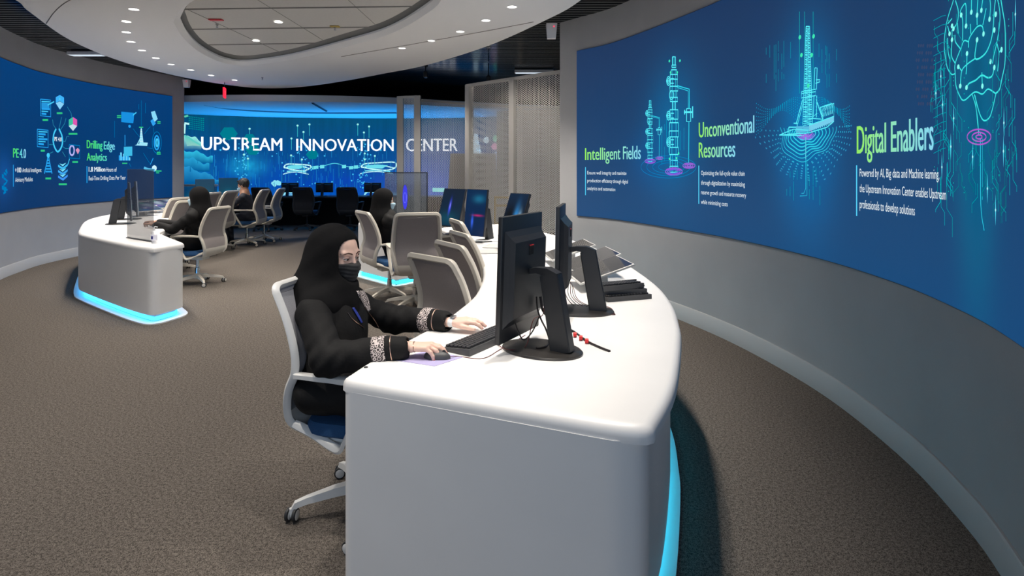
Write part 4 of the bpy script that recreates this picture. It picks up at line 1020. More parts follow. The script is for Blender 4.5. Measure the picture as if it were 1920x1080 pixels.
# acrylic divider on the left desk
a, b = Vector((-4.17, 6.36)), Vector((-3.66, 5.99)); md = (a+b)/2; an = math.atan2(b.y-a.y, b.x-a.x)
t = thing('desk_divider', 'smoked clear divider standing on the corner of the left desk', 'desk divider', (md.x, md.y, .742), an)
MB().box((0, 0, .375), ((b-a).length, .006, .74), bev=.001).build('acrylic_sheet', M['frosted'], t)
MB().box((0, .0, .004), ((b-a).length, .03, .008)).build('foot_rail', M['blk'], t)
def bottle(p, h, label, lab=True):
    t = thing('sanitizer_bottle', label, 'bottle', p); k = h/.17
    MB().lathe([(.001, 0), (.026, .001), (.028, .006), (.028, .105), (.024, .118), (.011, .126), (.010, .133)], seg=20).build('bottle_body', M['clear'] if lab else M['paper'], t, smooth=True)
    MB().lathe([(.012, .126), (.012, .146), (.006, .148), (.005, .162)], seg=16).tube([(0, 0, .163), (.012, .0, .167), (.034, 0, .162)], .0055, seg=8).build('pump', M['paper'], t, smooth=True)
    if lab:
        MB().lathe([(.0288, .03), (.0288, .085)], seg=20).build('label', M['label'], t, smooth=True); MB().box((-.004, -.0289, .058), (.02, .002, .03)).build('label_mark', M['labelb'], t)
    t.scale = (k,)*3; return t
bottle(P(289, 456, .742), .17, 'clear hand sanitizer bottle standing on the front corner of the left desk')
bottle(Vector((-6.02, 10.9, .742)), .22, 'white pump bottle on the left desk near the woman in black', False)
# desktop displays lying tilted on the left desk
mTc = screenmat('touch_display_painted_reflections', srgb(20, 50, 90), srgb(40, 90, 130), 0, .5, [(.1, .2, .06, .2, srgb(80, 200, 150), .8), (.3, .3, .1, .1, srgb(130, 90, 200), .8), (.4, .1, .1, .2, srgb(200, 220, 240), .8), (.2, .45, .1, .1, srgb(30, 140, 230), .8)], s=.7)  # colourful reflections in the glass, painted as glowing spots
def tablet(label, c, ax, ay, w, h, m, name='touch_display', th=.014, emitpic=False):
    """flat display: centre c, long axis ax, short axis ay"""
    ax = Vector(ax).normalized(); ay = Vector(ay); ay = (ay-ax*ay.dot(ax)).normalized(); az = ax.cross(ay)
    if az.z < 0: az = -az
    t = thing(name, label, 'display', c); Rm = Matrix((ax, ay, az)).transposed()
    MB().box((0, 0, 0), (w, h, th), Rm, .004).build('casing', M['plate'], t)
    vs = [Rm@Vector((u*(w/2-.008), v*(h/2-.008), th/2+.0008)) for u, v in ((-1, -1), (1, -1), (1, 1), (-1, 1))]
    me = bpy.data.meshes.new('glass'); me.from_pydata(vs, [], [(0, 1, 2, 3)]); uvl = me.uv_layers.new(name='UVMap')
    for l, q_ in zip(uvl.data, ((0, 0), (.5, 0), (.5, .5), (0, .5))): l.uv = q_
    link('glass', me, m, t)
    # stand: a folded foot reaching the desk
    zt = .742-c[2]; MB().box((0, 0, (zt)/2), (.10, .06, abs(zt)), bev=.003).box((0, 0, zt+.004), (.16, .12, .008), bev=.002).build('stand', M['plate'], t)
    return t
for i, (x, y) in enumerate(((-6.05, 9.9), (-5.85, 9.3), (-6.2, 10.5))):
    tablet('touch display with painted colourful reflections, lying tilted on the left desk, %s' % ['middle one', 'nearest one', 'farthest one'][i], Vector((x, y, .87)), (.35, 1, 0), (1, -.35, -.35), .50, .32, mTc)
for i, p in enumerate(((.56, 3.76, .85), (.56, 4.20, .85), (.45, 4.66, .85))):
    tablet('dark glossy display lying tilted on the near desk, %s' % ['nearest of the three', 'middle of the three', 'farthest of the three'][i], Vector(p), (-.12, .99, 0), (.93, .12, .31), .38, .36, M['mirror'], name='tilted_display')

# ================================================================== KEYBOARDS, MOUSE, CABLES
def keyboard(label, c, rz, w=.14, l=.44, group=None, tilt=0):
    t = thing('keyboard', label, 'keyboard', c, rz, group)
    vs = [(-w/2, -l/2, 0), (w/2, -l/2, 0), (w/2, l/2, 0), (-w/2, l/2, 0), (-w/2, -l/2, .014), (w/2, -l/2, .028), (w/2, l/2, .028), (-w/2, l/2, .014)]
    MB().add(vs, [(3, 2, 1, 0), (4, 5, 6, 7), (0, 1, 5, 4), (1, 2, 6, 5), (2, 3, 7, 6), (3, 0, 4, 7)]).build('case', M['keyc'], t)
    kb = MB(); th = math.atan2(.014, w); Rk = Matrix.Rotation(-th, 3, 'Y')
    for r in range(6):
        u = -w/2+.014+r*.0215; z = .0145+(u+w/2)/w*.014; n = 21; y = -l/2+.012
        while y < l/2-.012:
            wd = .0155
            if r == 0 and abs(y-.03) < .06: wd = .1
            kb.box((u, y+wd/2, z+.005), (.016, wd, .009), Rk, .0015, 1); y += wd+.0042
    kb.build('keys', M['key'], t)
    return t
ld = Vector((.546, .838)); kc = Vector((-.229+ld.x*.22, 2.392+ld.y*.22))
keyboard('black keyboard under the hand of the woman at the near desk', (kc.x, kc.y, .742), math.atan2(ld.y, ld.x)-math.pi/2)
g = 'keyboards stacked on the near desk'
for i, (dx, dy, a, z) in enumerate(((.02, 0, -72, .742), (.0, .03, -80, .772), (-.02, .01, -66, .802))):
    p = P(1164, 553, .76); keyboard('black keyboard in the stack on the near desk, %s' % ['bottom one', 'middle one', 'topmost one'][i], (p.x+dx, p.y+dy, z), math.radians(a), l=.28, group=g)
def mouse(label, c, rz):
    t = thing('computer_mouse', label, 'mouse', c, rz)
    vs = []; fs = []; n = 20; m = 8
    for i in range(m+1):
        th = math.pi/2*i/m
        for j in range(n): ph = 2*math.pi*j/n; k_ = math.cos(th); vs.append((.056*k_*math.cos(ph)-.0*k_, .031*k_*math.sin(ph)*(1-.12*math.cos(ph)), .030*math.sin(th)**.8))
    for i in range(m):
        for j in range(n): fs.append((i*n+j, i*n+(j+1) % n, (i+1)*n+(j+1) % n, (i+1)*n+j))
    fs.append(tuple(range(n))[::-1]); MB().add(vs, fs).build('shell', M['keyc'], t, smooth=True)
    MB().lathe([(.001, -.004), (.008, -.003), (.008, .003), (.001, .004)], (.028, 0, .025), 14, Matrix.Rotation(math.pi/2, 3, 'X')).build('scroll_wheel', M['rubber'], t, smooth=True)
    return t
MP = Vector((-.298, 2.338, .744)); mouse('black mouse under the right hand of the woman at the near desk', MP, math.radians(-14))
def flat(name, pxs, z0, th, m, label, cat):
    pts = [P(x, y, z0) for x, y in pxs]; c = sum(pts, Vector())/len(pts)
    o = MB().prism([(p.x-c.x, p.y-c.y) for p in pts], 0, th).build(name, m); o.location = (c.x, c.y, z0); return tag(o, label, cat)
flat('mouse_pad', [(741, 676), (815, 687), (868, 670), (800, 657)], .7422, .0015, M['pad'], 'thin lilac mouse pad under the right hand of the woman', 'mouse pad')
def cable(pts, label, r=.0022, m='cable', n=8, name='cable'):
    c = catmull(pts, n); o = MB().tube([p-Vector(pts[0]) for p in c], r, seg=6).build(name, M[m], smooth=True); o.location = pts[0]; return tag(o, label, 'cable')
Z = .7445
def D(px, py, z=Z): return P(px, py, z)
mx = MP+Vector((.053, -.012, .008))
cable([mx, D(860, 668), D(905, 672), D(938, 655), D(965, 640), D(985, 628)], 'thin dark red cable of the mouse lying on the near desk', .0014, 'cabler')
def PQ(px, py, d): return Q(px, py, d)
cable([PQ(968, 572, 2.42), PQ(966, 600, 2.42), PQ(972, 622, 2.42), PQ(982, 637, 2.42), PQ(998, 622, 2.45), PQ(1012, 592, 2.47)], 'black power cable looping below the nearest monitor', .0032)
cable([PQ(1006, 556, 2.50), PQ(1008, 580, 2.50), PQ(1015, 600, 2.50), PQ(1024, 618, 2.46), D(1030, 640, .760), D(1022, 650, .760), D(1005, 652, .760)], 'thick black cable running down behind the stand of the nearest monitor', .0042)
cable([PQ(1020, 560, 2.50), PQ(1018, 590, 2.50), PQ(1000, 600, 2.48), D(985, 650, .757), D(950, 655, .757), D(930, 645), D(916, 652)], 'thin cable hanging from the nearest monitor over its round base', .0020, 'cabler')
cable([PQ(1013, 556, 2.51), PQ(1020, 585, 2.51), PQ(1050, 610, 2.60), D(1075, 622), D(1100, 640), D(1125, 652), D(1143, 659)], 'bundled black cable lying on the near desk behind the nearest monitor', .0065)
for i, (px, py) in enumerate(((1078, 628), (1089, 634), (1100, 640))):
    p = D(px, py, .752); o = MB().lathe([(.004, -.008), (.0105, -.007), (.0105, .007), (.004, .008)], (0, 0, 0), 12, Matrix.Rotation(math.pi/2, 3, 'Y')).build('cable_tie', M['red'], smooth=True); o.location = p+Vector((0, .0, .002)); tag(o, 'red cable tie on the bundled cable, %s' % ['left one', 'middle one', 'right one'][i], 'cable tie', 'red cable ties by the nearest monitor')
for i in range(5):
    a = [PQ(1066+i*2, 520+i*4, 3.08), PQ(1060+i*6, 550+i*3, 3.05), D(1080+i*9, 574+i), D(1125+i*3, 572+i*3), D(1148+i, 580+i*2), D(1142+i*2, 590), D(1130, 578+i*2), D(1105-i*8, 572)]
    cable(a, 'tangled thin cable behind the second monitor, strand %s' % ['nearest the column', 'dipping lowest', 'reaching farthest right', 'in the middle', 'closest to the stack of keyboards'][i], .0018, 'cable' if i % 2 else 'cabler')
o = MB().box((0, 0, 0), (.055, .014, .010), Matrix.Rotation(.3, 3, 'Z'), .004).build('cable_tie', M['red']); o.location = D(1128, 572, .752); tag(o, 'red tie around the tangled cables behind the second monitor', 'cable tie')
# papers and small things on the far part of the near desk
for i, (px, py, w, h, a, m) in enumerate(((905, 450, .34, .24, 20, 'paper'), (945, 462, .36, .24, -15, 'plate'), (880, 440, .3, .2, 40, 'paper'), (960, 447, .3, .2, 5, 'paper'), (925, 471, .34, .22, 10, 'plate'))):
    p = P(px, py, .75); o = MB().box((0, 0, .006), (w, h, .012), Matrix.Rotation(math.radians(a), 3, 'Z'), .003).build('closed_laptop' if m == 'plate' else 'paper_stack', M[m])
    o.location = (p.x, p.y, .743); tag(o, ['sheaf of white paper on the near desk, below the pink-streaked monitor', 'pale closed laptop on the near desk, right one', 'small paper sheaf on the near desk beside the leftmost lit monitor', 'white paper sheaf on the near desk, behind the pale laptops', 'pale closed laptop on the near desk, nearest the chairs'][i], 'laptop' if m == 'plate' else 'papers')
o = MB().lathe([(.001, 0), (.008, 0), (.008, .002), (.001, .002)], seg=12).build('cable_grommet', M['blk']); o.location = P(686, 689, .742); tag(o, 'tiny dark screw cap on the near corner of the white desk', 'screw cap')

# ================================================================== PARTITIONS AND FAR ITEMS
def sheet_uv(a, b, z0, z1, name, m, parent, loc, nx=1):
    vs = [(a.x, a.y, z0), (b.x, b.y, z0), (b.x, b.y, z1), (a.x, a.y, z1)]; vs = [(v[0]-loc[0], v[1]-loc[1], v[2]) for v in vs]
    me = bpy.data.meshes.new(name); me.from_pydata(vs, [], [(0, 1, 2, 3)]); u = me.uv_layers.new(name='UVMap'); l = (b-a).length
    for q, c in zip(u.data, ((0, z0), (l, z0), (l, z1), (0, z1))): q.uv = c
    return link(name, me, m, parent)
M['post'] = mat('warm_white_post', (.58, .55, .51, 1), .5)
def partition(label, pts, z1, posts):
    loc = pts[0]; t = thing('perforated_partition', label, 'partition', (loc[0], loc[1], 0))
    for a, b in zip(pts, pts[1:]):
        a = Vector(a); b = Vector(b); n = (b-a).normalized(); pr = Vector((-n.y, n.x))
        sheet_uv(a+pr*.03, b+pr*.03, .06, z1-.04, 'perforated_sheet', M['perf'], t, loc); 
        md = (a+b)/2; an = math.atan2(n.y, n.x); Rz = Matrix.Rotation(an, 3, 'Z')
        for z in (.03, z1-.02): MB().box((md.x-loc[0], md.y-loc[1], z), ((b-a).length, .06, .05), Rz).build('rail', M['post'], t)
    for (x, y, w, d, an) in posts: MB().box((x-loc[0], y-loc[1], z1/2+.0), (w, d, z1), Matrix.Rotation(an, 3, 'Z'), .004).build('post', M['post'], t)
    return t
A_ = Vector((-.80, 10.55)); B_ = Vector((.82, 8.95)); n_ = (B_-A_).normalized(); an = math.atan2(n_.y, n_.x)
mp = A_+(B_-A_)*.50
partition('tall white perforated partition beside the right wall, nearest one', [tuple(A_), tuple(B_)], 3.0, [(A_.x+.03, A_.y, .11, .11, an), (mp.x, mp.y, .11, .08, an), (B_.x, B_.y, .06, .08, an)])
partition('narrow pair of white posts with perforated sheet, left edge of the partitions', [(-2.36, 12.3), (-1.96, 12.2)], 3.0, [(-2.34, 12.3, .13, .12, 0), (-1.96, 12.18, .13, .12, 0)])
partition('white perforated partition in front of the word Center, behind the nearer one', [(-1.90, 12.25), (-1.0, 13.0), (.2, 13.6), (1.3, 13.7)], 2.93, [(.2, 13.6, .12, .12, 0)])
struct(MB().box((.75, 14.6, 1.475), (2.4, .08, 2.95), Matrix.Rotation(-.35, 3, 'Z')).build('wall_far_right', M['beige']))
t = thing('display_board', 'beige board leaning behind the perforated partition', 'board', (-.95, 14.0, 0), -.1)
MB().add([(-.66, 0, 0), (.6, 0, 0), (.55, .12, 1.85), (-.55, .12, 1.85), (-.66, .04, 0), (.6, .04, 0), (.55, .16, 1.85), (-.55, .16, 1.85)], [(0, 1, 2, 3), (7, 6, 5, 4), (0, 4, 5, 1), (1, 5, 6, 2), (2, 6, 7, 3), (3, 7, 4, 0)]).build('board_panel', M['beige'], t)
MB().tube([(.5*math.cos(a)+.45, .06+.06*math.sin(a)*0, 1.0+.6*math.sin(a)) for a in [math.pi*(.5+.5*i/12) for i in range(13)]], .008, seg=5).build('curved_line', M['reveal'], t)
t = thing('wooden_rack', 'low yellow wooden rack behind the perforated partition', 'rack', (-.16, 11.6, 0))
for x in (-.17, .17): MB().box((x, 0, .47), (.03, .3, .94)).build('upright', M['wood'], t)
for z in (.92, .76, .4): MB().box((0, 0, z), (.34, .3, .03)).build('shelf', M['wood'], t)
t = thing('low_partition', 'low white partition in front of the far display, left end', 'partition', (-7.25, 13.6, 0))
MB().box((0, 0, 1.10), (.85, .10, .05), bev=.01).build('cap_rail', M['white'], t); MB().box((0, 0, .54), (.80, .05, 1.08)).build('panel', M['frosted'], t)
# ceiling things
def fixture(px, py, w, label):
    c = P(px, py, 3.40); t = thing('linear_light', label, 'ceiling light', c)
    MB().box((0, 0, -.035), (w, .16, .05), bev=.006).build('housing', M['paper'], t)
    MB().box((0, 0, -.062), (w-.04, .11, .006)).build('diffuser', emit('soft_diffuser', (.7, .8, .9, 1), 1.0), t)
fixture(163, 97, .55, 'white linear ceiling light between the left wall and the white canopy')
fixture(1001, 131, .75, 'white linear ceiling light above the perforated partition')
t = thing('exit_sign', 'red lit exit sign hanging edge-on below the black ceiling', 'sign', Q(421, 174, 12.0), math.radians(110))
MB().box((0, 0, 0), (.26, .035, .20), bev=.004).build('lit_face', emit('exit_red', (1, .02, .05, 1), 1.6), t); MB().tube([(0, 0, .1), (0, 0, .34)], .008, seg=6).build('hanger', M['blk'], t)
v, f = text2d('EXIT', .01); k_ = .19/(max(p[0] for p in v)-min(p[0] for p in v)); x0 = min(p[0] for p in v)
for sg in (1, -1): MB().add([(((p[0]-x0)*k_-.095)*(-sg), .019*sg, p[1]*k_*1.2-.045) for p in v], f).build('lettering', M['paper'], t, weld=None)
def speaker(p, label, s=1.0, rz=0):
    t = thing('wall_speaker', label, 'speaker', p, rz)
    vs = []
    for z, w, d in ((.10, .075, .075), (-.10, .060, .045)): vs += [(-w, -d, z), (w, -d, z), (w, d, z), (-w, d, z)]
    MB().add(vs, [(3, 2, 1, 0), (4, 5, 6, 7), (0, 1, 5, 4), (1, 2, 6, 5), (2, 3, 7, 6), (3, 0, 4, 7)]).build('enclosure', M['paper'], t)
    MB().ball((.03, -.072, .055), .008, 8).build('indicator', emit('red_led', (1, .01, .05, 1), 3), t)
    MB().box((.0, .085, .08), (.05, .07, .04)).build('bracket', M['blk'], t); t.scale = (s,)*3
speaker(Q(1034, 59, 7.55), 'white speaker with red light on the corner of the right wall', .92)
speaker(Q(350, 157, 12.3), 'white speaker with red light on the corner of the left wall', .8)
t = thing('track_spotlight', 'small lit spotlight hanging above the perforated partition', 'ceiling light', Q(916, 150, 10.6))
MB().lathe([(.03, -.02), (.045, -.03), (.045, .06), (.02, .08)], seg=16).tube([(0, 0, .08), (0, 0, .3)], .01, seg=6).build('lamp_head', M['blk'], t, smooth=True); MB().ball((0, -.0, -.03), .034, 12).build('bulb', emit('spot_bulb', (1, .9, .8, 1), 30), t)
t = thing('hanging_projector', 'small black fixture hanging from the slatted ceiling', 'ceiling fixture', Q(798, 140, 11.3))
MB().box((0, 0, 0), (.08, .14, .12), bev=.02).tube([(0, 0, .05), (0, 0, .26)], .012, seg=6).build('fixture_body', M['blk'], t, smooth=True); MB().lathe([(.001, 0), (.025, 0), (.03, .02), (.001, .02)], (0, -.08, -.02), 14, Matrix.Rotation(math.pi/2, 3, 'X')).build('lens', M['mirror'], t, smooth=True)
for (px, py, z, lab) in ((407, 45, 3.39, 'left one under the red bar'), (492, 145, 3.25, 'near the far edge of the canopy'), (628, 50, 3.39, 'right one in the recess')):
    p = P(px, py, z)+Vector((0, 0, .006)); o = MB().lathe([(.02, .012), (.018, -.02), (.008, -.025), (.008, -.045), (.016, -.047), (.016, -.05), (.001, -.05)], seg=12).build('sprinkler', M['chrome'], smooth=True); o.location = p; tag(o, 'small ceiling sprinkler, %s' % lab, 'sprinkler', 'ceiling sprinklers')
for (px, py, w, m, lab) in ((405, 36.5, .17, 'red', 'flat red strip set in the recessed ceiling'), (628, 49, .12, 'wood', 'small brownish strip set in the recessed ceiling')):
    p = P(px, py, 3.395); o = MB().box((0, 0, -.006), (w, .06, .012)).build('ceiling_label_strip', M[m]); o.location = p; tag(o, lab, 'ceiling strip')
# ================================================================== PEOPLE: smooth implicit bodies
from mathutils.bvhtree import BVHTree
V3 = lambda *a: np.array(a, dtype=np.float32)
def cap(Pt, a, b, ra, rb):
    a = V3(*a); b = V3(*b); ba = b-a; t = np.clip(((Pt-a)@ba)/max(1e-9, ba@ba), 0, 1)[:, None]
    return np.linalg.norm(Pt-a-t*ba, axis=1)-(ra+(rb-ra)*t[:, 0])
def ell(Pt, c, r, Rm=None):
    q = Pt-V3(*c)
    if Rm is not None: q = q@Rm          # columns of Rm = local axes
    r = V3(*r); k0 = np.linalg.norm(q/r, axis=1); k1 = np.linalg.norm(q/(r*r), axis=1)+1e-9
    return k0*(k0-1)/k1
def smin(a, b, k):
    h = np.clip(.5+.5*(b-a)/k, 0, 1); return b*(1-h)+a*h-k*h*(1-h)
def smax(a, b, k): return -smin(-a, -b, k)
def surfnet(fn, lo, hi, h):
    """naive surface nets of the zero level of fn"""
    lo = np.array(lo, dtype=np.float32); n = [int(math.ceil((hi[i]-lo[i])/h))+1 for i in range(3)]
    ax = [lo[i]+h*np.arange(n[i], dtype=np.float32) for i in range(3)]
    val = np.empty(n, dtype=np.float32); Y, Z_ = np.meshgrid(ax[1], ax[2], indexing='ij')
    step = max(1, int(400000/(n[1]*n[2])))
    for i in range(0, n[0], step):
        m = min(step, n[0]-i); X = np.repeat(ax[0][i:i+m], n[1]*n[2]); pts = np.stack([X, np.tile(Y.ravel(), m), np.tile(Z_.ravel(), m)], 1)
        val[i:i+m] = fn(pts).reshape(m, n[1], n[2])
    ins = val < 0
    c = [m-1 for m in n]; cnt = np.zeros(c, np.int32); acc = np.zeros(c+[3], np.float32)
    corner = lambda A, i, j, k: A[i:i+c[0], j:j+c[1], k:k+c[2]]
    cs = [(i, j, k) for i in (0, 1) for j in (0, 1) for k in (0, 1)]
    for p in cs:
        for d in range(3):
            if p[d] == 0:
                q = list(p); q[d] = 1
                va, vb = corner(val, *p), corner(val, *q); cr = (va < 0) != (vb < 0)
                t = np.where(cr, va/np.where(va == vb, 1, va-vb), 0)
                cnt += cr
                for e in range(3): acc[..., e] += np.where(cr, p[e]+(t if e == d else 0), 0)
    act = cnt > 0; idx = -np.ones(c, np.int64); idx[act] = np.arange(act.sum())
    ii = np.argwhere(act); vs = (ii+acc[act]/cnt[act][:, None])*h+lo
    faces = []
    for d in range(3):
        e1, e2 = (d+1) % 3, (d+2) % 3
        sl0 = [slice(1, -1)]*3; sl0[d] = slice(0, -1); sl1 = [slice(1, -1)]*3; sl1[d] = slice(1, None)
        a = ins[tuple(sl0)]; b = ins[tuple(sl1)]; w = np.argwhere(a != b)
        if len(w) == 0: continue
        base = w.copy(); base[:, e1] += 1; base[:, e2] += 1
        def g(o1, o2): q = base.copy(); q[:, e1] -= o1; q[:, e2] -= o2; return idx[q[:, 0], q[:, 1], q[:, 2]]
        q = np.stack([g(1, 1), g(0, 1), g(0, 0), g(1, 0)], 1)
        s = a[w[:, 0], w[:, 1], w[:, 2]]; q[~s] = q[~s][:, ::-1]; faces.append(q)
    return vs, np.concatenate(faces)
def np_mesh(name, parts, mats, parent=None, loc=(0, 0, 0)):
    me = bpy.data.meshes.new(name); vs = np.concatenate([p[0] for p in parts])-np.array(loc); fs = []; off = 0
    for v, f in parts: fs.append(f+off); off += len(v)
    fs = np.concatenate(fs)
    me.vertices.add(len(vs)); me.vertices.foreach_set('co', vs.astype(np.float32).ravel())
    me.loops.add(len(fs)*4); me.loops.foreach_set('vertex_index', fs.ravel().astype(np.int32))
    me.polygons.add(len(fs)); me.polygons.foreach_set('loop_start', np.arange(0, len(fs)*4, 4, dtype=np.int32)); me.polygons.foreach_set('loop_total', np.full(len(fs), 4, dtype=np.int32))
    me.update(calc_edges=True); me.validate()
    return link(name, me, mats, parent, smooth=True)
def axes(yaw, pitch):
    y, p = math.radians(yaw), math.radians(pitch)
    f = Vector((math.cos(y)*math.cos(p), math.sin(y)*math.cos(p), -math.sin(p))); l = Vector((-math.sin(y), math.cos(y), 0)); u = f.cross(l)
    return f, l, u
def frame(Hc, yaw, pitch):
    f, l, u = axes(yaw, pitch); Rm = np.array([f, l, u], dtype=np.float32).T
    tow = lambda x, y, z: Vector(Hc)+f*x+l*y+u*z
    return Rm, tow
def head_local(q, ears=True):
    d = ell(q, (-.012, 0, .028), (.098, .074, .081))
    d = smin(d, ell(q, (.018, 0, -.040), (.070, .056, .075)), .03)
    d = smin(d, cap(q, (.045, 0, -.092), (.058, 0, -.092), .026, .022), .03)
    for s in (1, -1):
        d = smin(d, cap(q, (.055, .040*s, -.028), (.068, .024*s, -.030), .020, .018), .02)
        d = smin(d, cap(q, (.01, .050*s, -.06), (.045, .02*s, -.092), .014, .016), .025)
        d = smin(d, cap(q, (.078, .012*s, .020), (.070, .045*s, .022), .011, .010), .014)
        d = smax(d, -(np.linalg.norm(q-V3(.100, .033*s, .000), axis=1)-.019), .014)
        if ears: d = smin(d, ell(q, (-.008, .073*s, -.012), (.018, .009, .030)), .006)
    d = smin(d, cap(q, (.086, 0, .006), (.106, 0, -.030), .0065, .010), .012)
    for s in (1, -1): d = smin(d, cap(q, (.092, .010*s, -.036), (.098, .009*s, -.036), .007, .007), .006)
    d = smin(d, cap(q, (.083, -.012, -.064), (.083, .012, -.064), .008, .008), .012)
    d = smin(d, cap(q, (.078, -.010, -.076), (.078, .010, -.076), .008, .008), .010)
    return d
def hand(W, d, n, side, curl=(12, 34, 50), spread=6, lift=0, kn=.082, thumb=38, droop=(0, 0, 0, 0), sc_=1.0):
    """W wrist point, d finger direction, n back-of-hand normal, side +1 when the thumb is on the d x n side; returns an sdf list of capsules"""
    W = Vector(W); d = Vector(d).normalized(); n = Vector(n); n = (n-d*n.dot(d)).normalized(); s = d.cross(n)*side
    caps = []; L4 = [.071, .079, .073, .057]; off = [.0285, .0095, -.0095, -.028]; rk = [.0105, .0105, .0100, .0090]
    for i in range(4):
        K = W+d*(kn-(.0, -.003, .002, .010)[i])*sc_+s*off[i]*sc_+n*(.004+lift-(abs(off[i])*.10))
        caps.append((W+s*off[i]*.45*sc_-n*.001, K, .0150*sc_, .0120*sc_))
        a0 = math.radians(spread)*(off[i]/.0285); fd = (d*math.cos(a0)+s*math.sin(a0)).normalized(); p = K; ang = 0; seg = [.45, .30, .25]; r = rk[i]
        for k in range(3):
            ang += math.radians(curl[k]+droop[i]*(1 if k == 0 else .3)); v = fd*math.cos(ang)-n*math.sin(ang); q = p+v*L4[i]*seg[k]*sc_
            caps.append((p, q, r*sc_, (r-.0011)*sc_)); p = q; r -= .0011
        caps[-1] = caps[-1]+('tip', i, v, n)
    ta = math.radians(thumb); T0 = W+d*.022*sc_+s*.018*sc_-n*.004; td = (d*math.cos(ta)+s*math.sin(ta)-n*.25).normalized(); T1 = T0+td*.042*sc_; td2 = (d*math.cos(ta*.45)+s*math.sin(ta*.45)-n*.22).normalized(); T2 = T1+td2*.032*sc_; T3 = T2+td2*.024*sc_
    caps += [(T0, T1, .0150*sc_, .0115*sc_), (T1, T2, .0108*sc_, .0098*sc_), (T2, T3, .0098*sc_, .0080*sc_)]
    caps.append((W, W+d*.055*sc_, .0165*sc_, .0150*sc_))
    return caps
def hand_mesh(caps, arm, h=.0022):
    """arm: (elbow, wrist, r0, r1)"""
    pts = [c[0] for c in caps]+[c[1] for c in caps]; e = Vector(arm[0]); w_ = Vector(arm[1]); st = w_.lerp(e, min(1, .13/max(.01, (e-w_).length))); pts.append(st)
    lo = [min(p[i] for p in pts)-.03 for i in range(3)]; hi = [max(p[i] for p in pts)+.03 for i in range(3)]
    def fn(q):
        d = cap(q, st, w_, arm[2], arm[3])
        fing = None
        for c in caps:
            k = .010 if c[2] > .0116 else .004
            d = smin(d, cap(q, c[0], c[1], c[2], c[3]), k)
        return d
    return surfnet(fn, lo, hi, h)
def seated(name, label, x, y, yaw, head, kind, wr, wl, res=.011, hp=8, hyaw=None, seat=.47):
    """kind 'hijab' or 'suit'; wr / wl wrists in world; head centre in world"""
    t = thing(name, label, 'person', (x, y, 0)); f, l, u = axes(yaw, 0); O = Vector((x, y, 0)); Hd = Vector(head)
    def W_(a, b, c): return O+f*a+l*b+Vector((0, 0, c))
    hips = W_(0, 0, seat+.09); chest = (W_(.0, 0, .84)).lerp(Vector((Hd.x, Hd.y, .84))-f*.03, .7); nk = Vector((Hd.x, Hd.y, Hd.z))-f*.03-Vector((0, 0, .15))
    sh = {s: nk+l*(.165*s)-Vector((0, 0, .085))-f*.01 for s in (1, -1)}
    wrist = {1: Vector(wl), -1: Vector(wr)}
    elb = {s: sh[s].lerp(wrist[s], .5)-Vector((0, 0, .11))+l*(.05*s)-f*.02 for s in (1, -1)}
    knee = {s: W_(.42, .11*s, .53) for s in (1, -1)}; foot = {s: W_(.38, .12*s, .07) for s in (1, -1)}; hipj = {s: W_(.0, .09*s, seat+.09) for s in (1, -1)}
    Rm, tow = frame(Hd, yaw if hyaw is None else hyaw, hp)
    o = t.location
    def skin(q):
        ql = (q-V3(*Hd))@Rm; d = head_local(ql); d = smin(d, cap(q, tow(-.02, 0, -.07), nk-Vector((0, 0, .03)), .052, .058), .03)
        for s in (1, -1): d = smin(d, cap(q, sh[s]*.4+nk*.6, elb[s], .05, .04), .03); d = smin(d, cap(q, elb[s], wrist[s], .036, .024), .02)
        d = smin(d, cap(q, nk, hips, .09, .11), .05)
        for s in (1, -1): d = smin(d, cap(q, hipj[s], knee[s], .075, .05), .03); d = smin(d, cap(q, knee[s], foot[s], .048, .036), .02)
        return d
    P0 = [hips, nk, Hd, *sh.values(), *elb.values(), *wrist.values(), *knee.values(), *foot.values()]
    lo = [min(p[i] for p in P0)-.17 for i in range(3)]; hi = [max(p[i] for p in P0)+.17 for i in range(3)]; lo[2] = .0
    parts = [surfnet(skin, lo, hi, res)]
    for s in (1, -1):
        dd = (wrist[s]-elb[s]); dd.z *= .3; dd.normalize(); parts.append(hand_mesh(hand(wrist[s], dd, (0, 0, 1), s if True else s), (elb[s], wrist[s], .028, .023), .004))
    np_mesh('body', parts, M['skin2'], t, o)
    r = 1.0 if kind == 'hijab' else .88
    cloth = M['abaya'] if kind == 'hijab' else M['suit']
    def dress(q):
        d = ell(q, chest, (.125*r+.0, .19*r, .20), np.array([f, l, (0, 0, 1)], dtype=np.float32).T); d = smin(d, cap(q, chest-Vector((0, 0, .08)), hips, .13*r, .155*r), .06)
        for s in (1, -1):
            d = smin(d, cap(q, nk*.3+sh[s]*.7, sh[s], .065, .06), .04); d = smin(d, cap(q, sh[s], elb[s], .066*r, .060*r), .03); d = smin(d, cap(q, elb[s], wrist[s].lerp(elb[s], .12), .058*r, .045*r), .02)
            d = smin(d, cap(q, hipj[s], knee[s], .105*r, .078*r), .05); d = smin(d, cap(q, knee[s], foot[s]+Vector((0, 0, .04)), .075*r, .06*r), .03)
        if kind == 'suit': d = smin(d, cap(q, nk-Vector((0, 0, .05)), nk+Vector((0, 0, .035)), .085, .064), .02)
        if kind == 'hijab': d = smin(d, cap(q, (knee[1]+knee[-1])/2, (foot[1]+foot[-1])/2+Vector((0, 0, .05)), .08, .09), .05)
        d += .004*np.sin(q[:, 2]*60+q[:, 0]*35)*np.sin(q[:, 1]*28)
        return np.maximum(d, cap(q, nk+Vector((0, 0, .13)), nk+Vector((0, 0, .135)), -.02, -.02)*0-9) if False else d
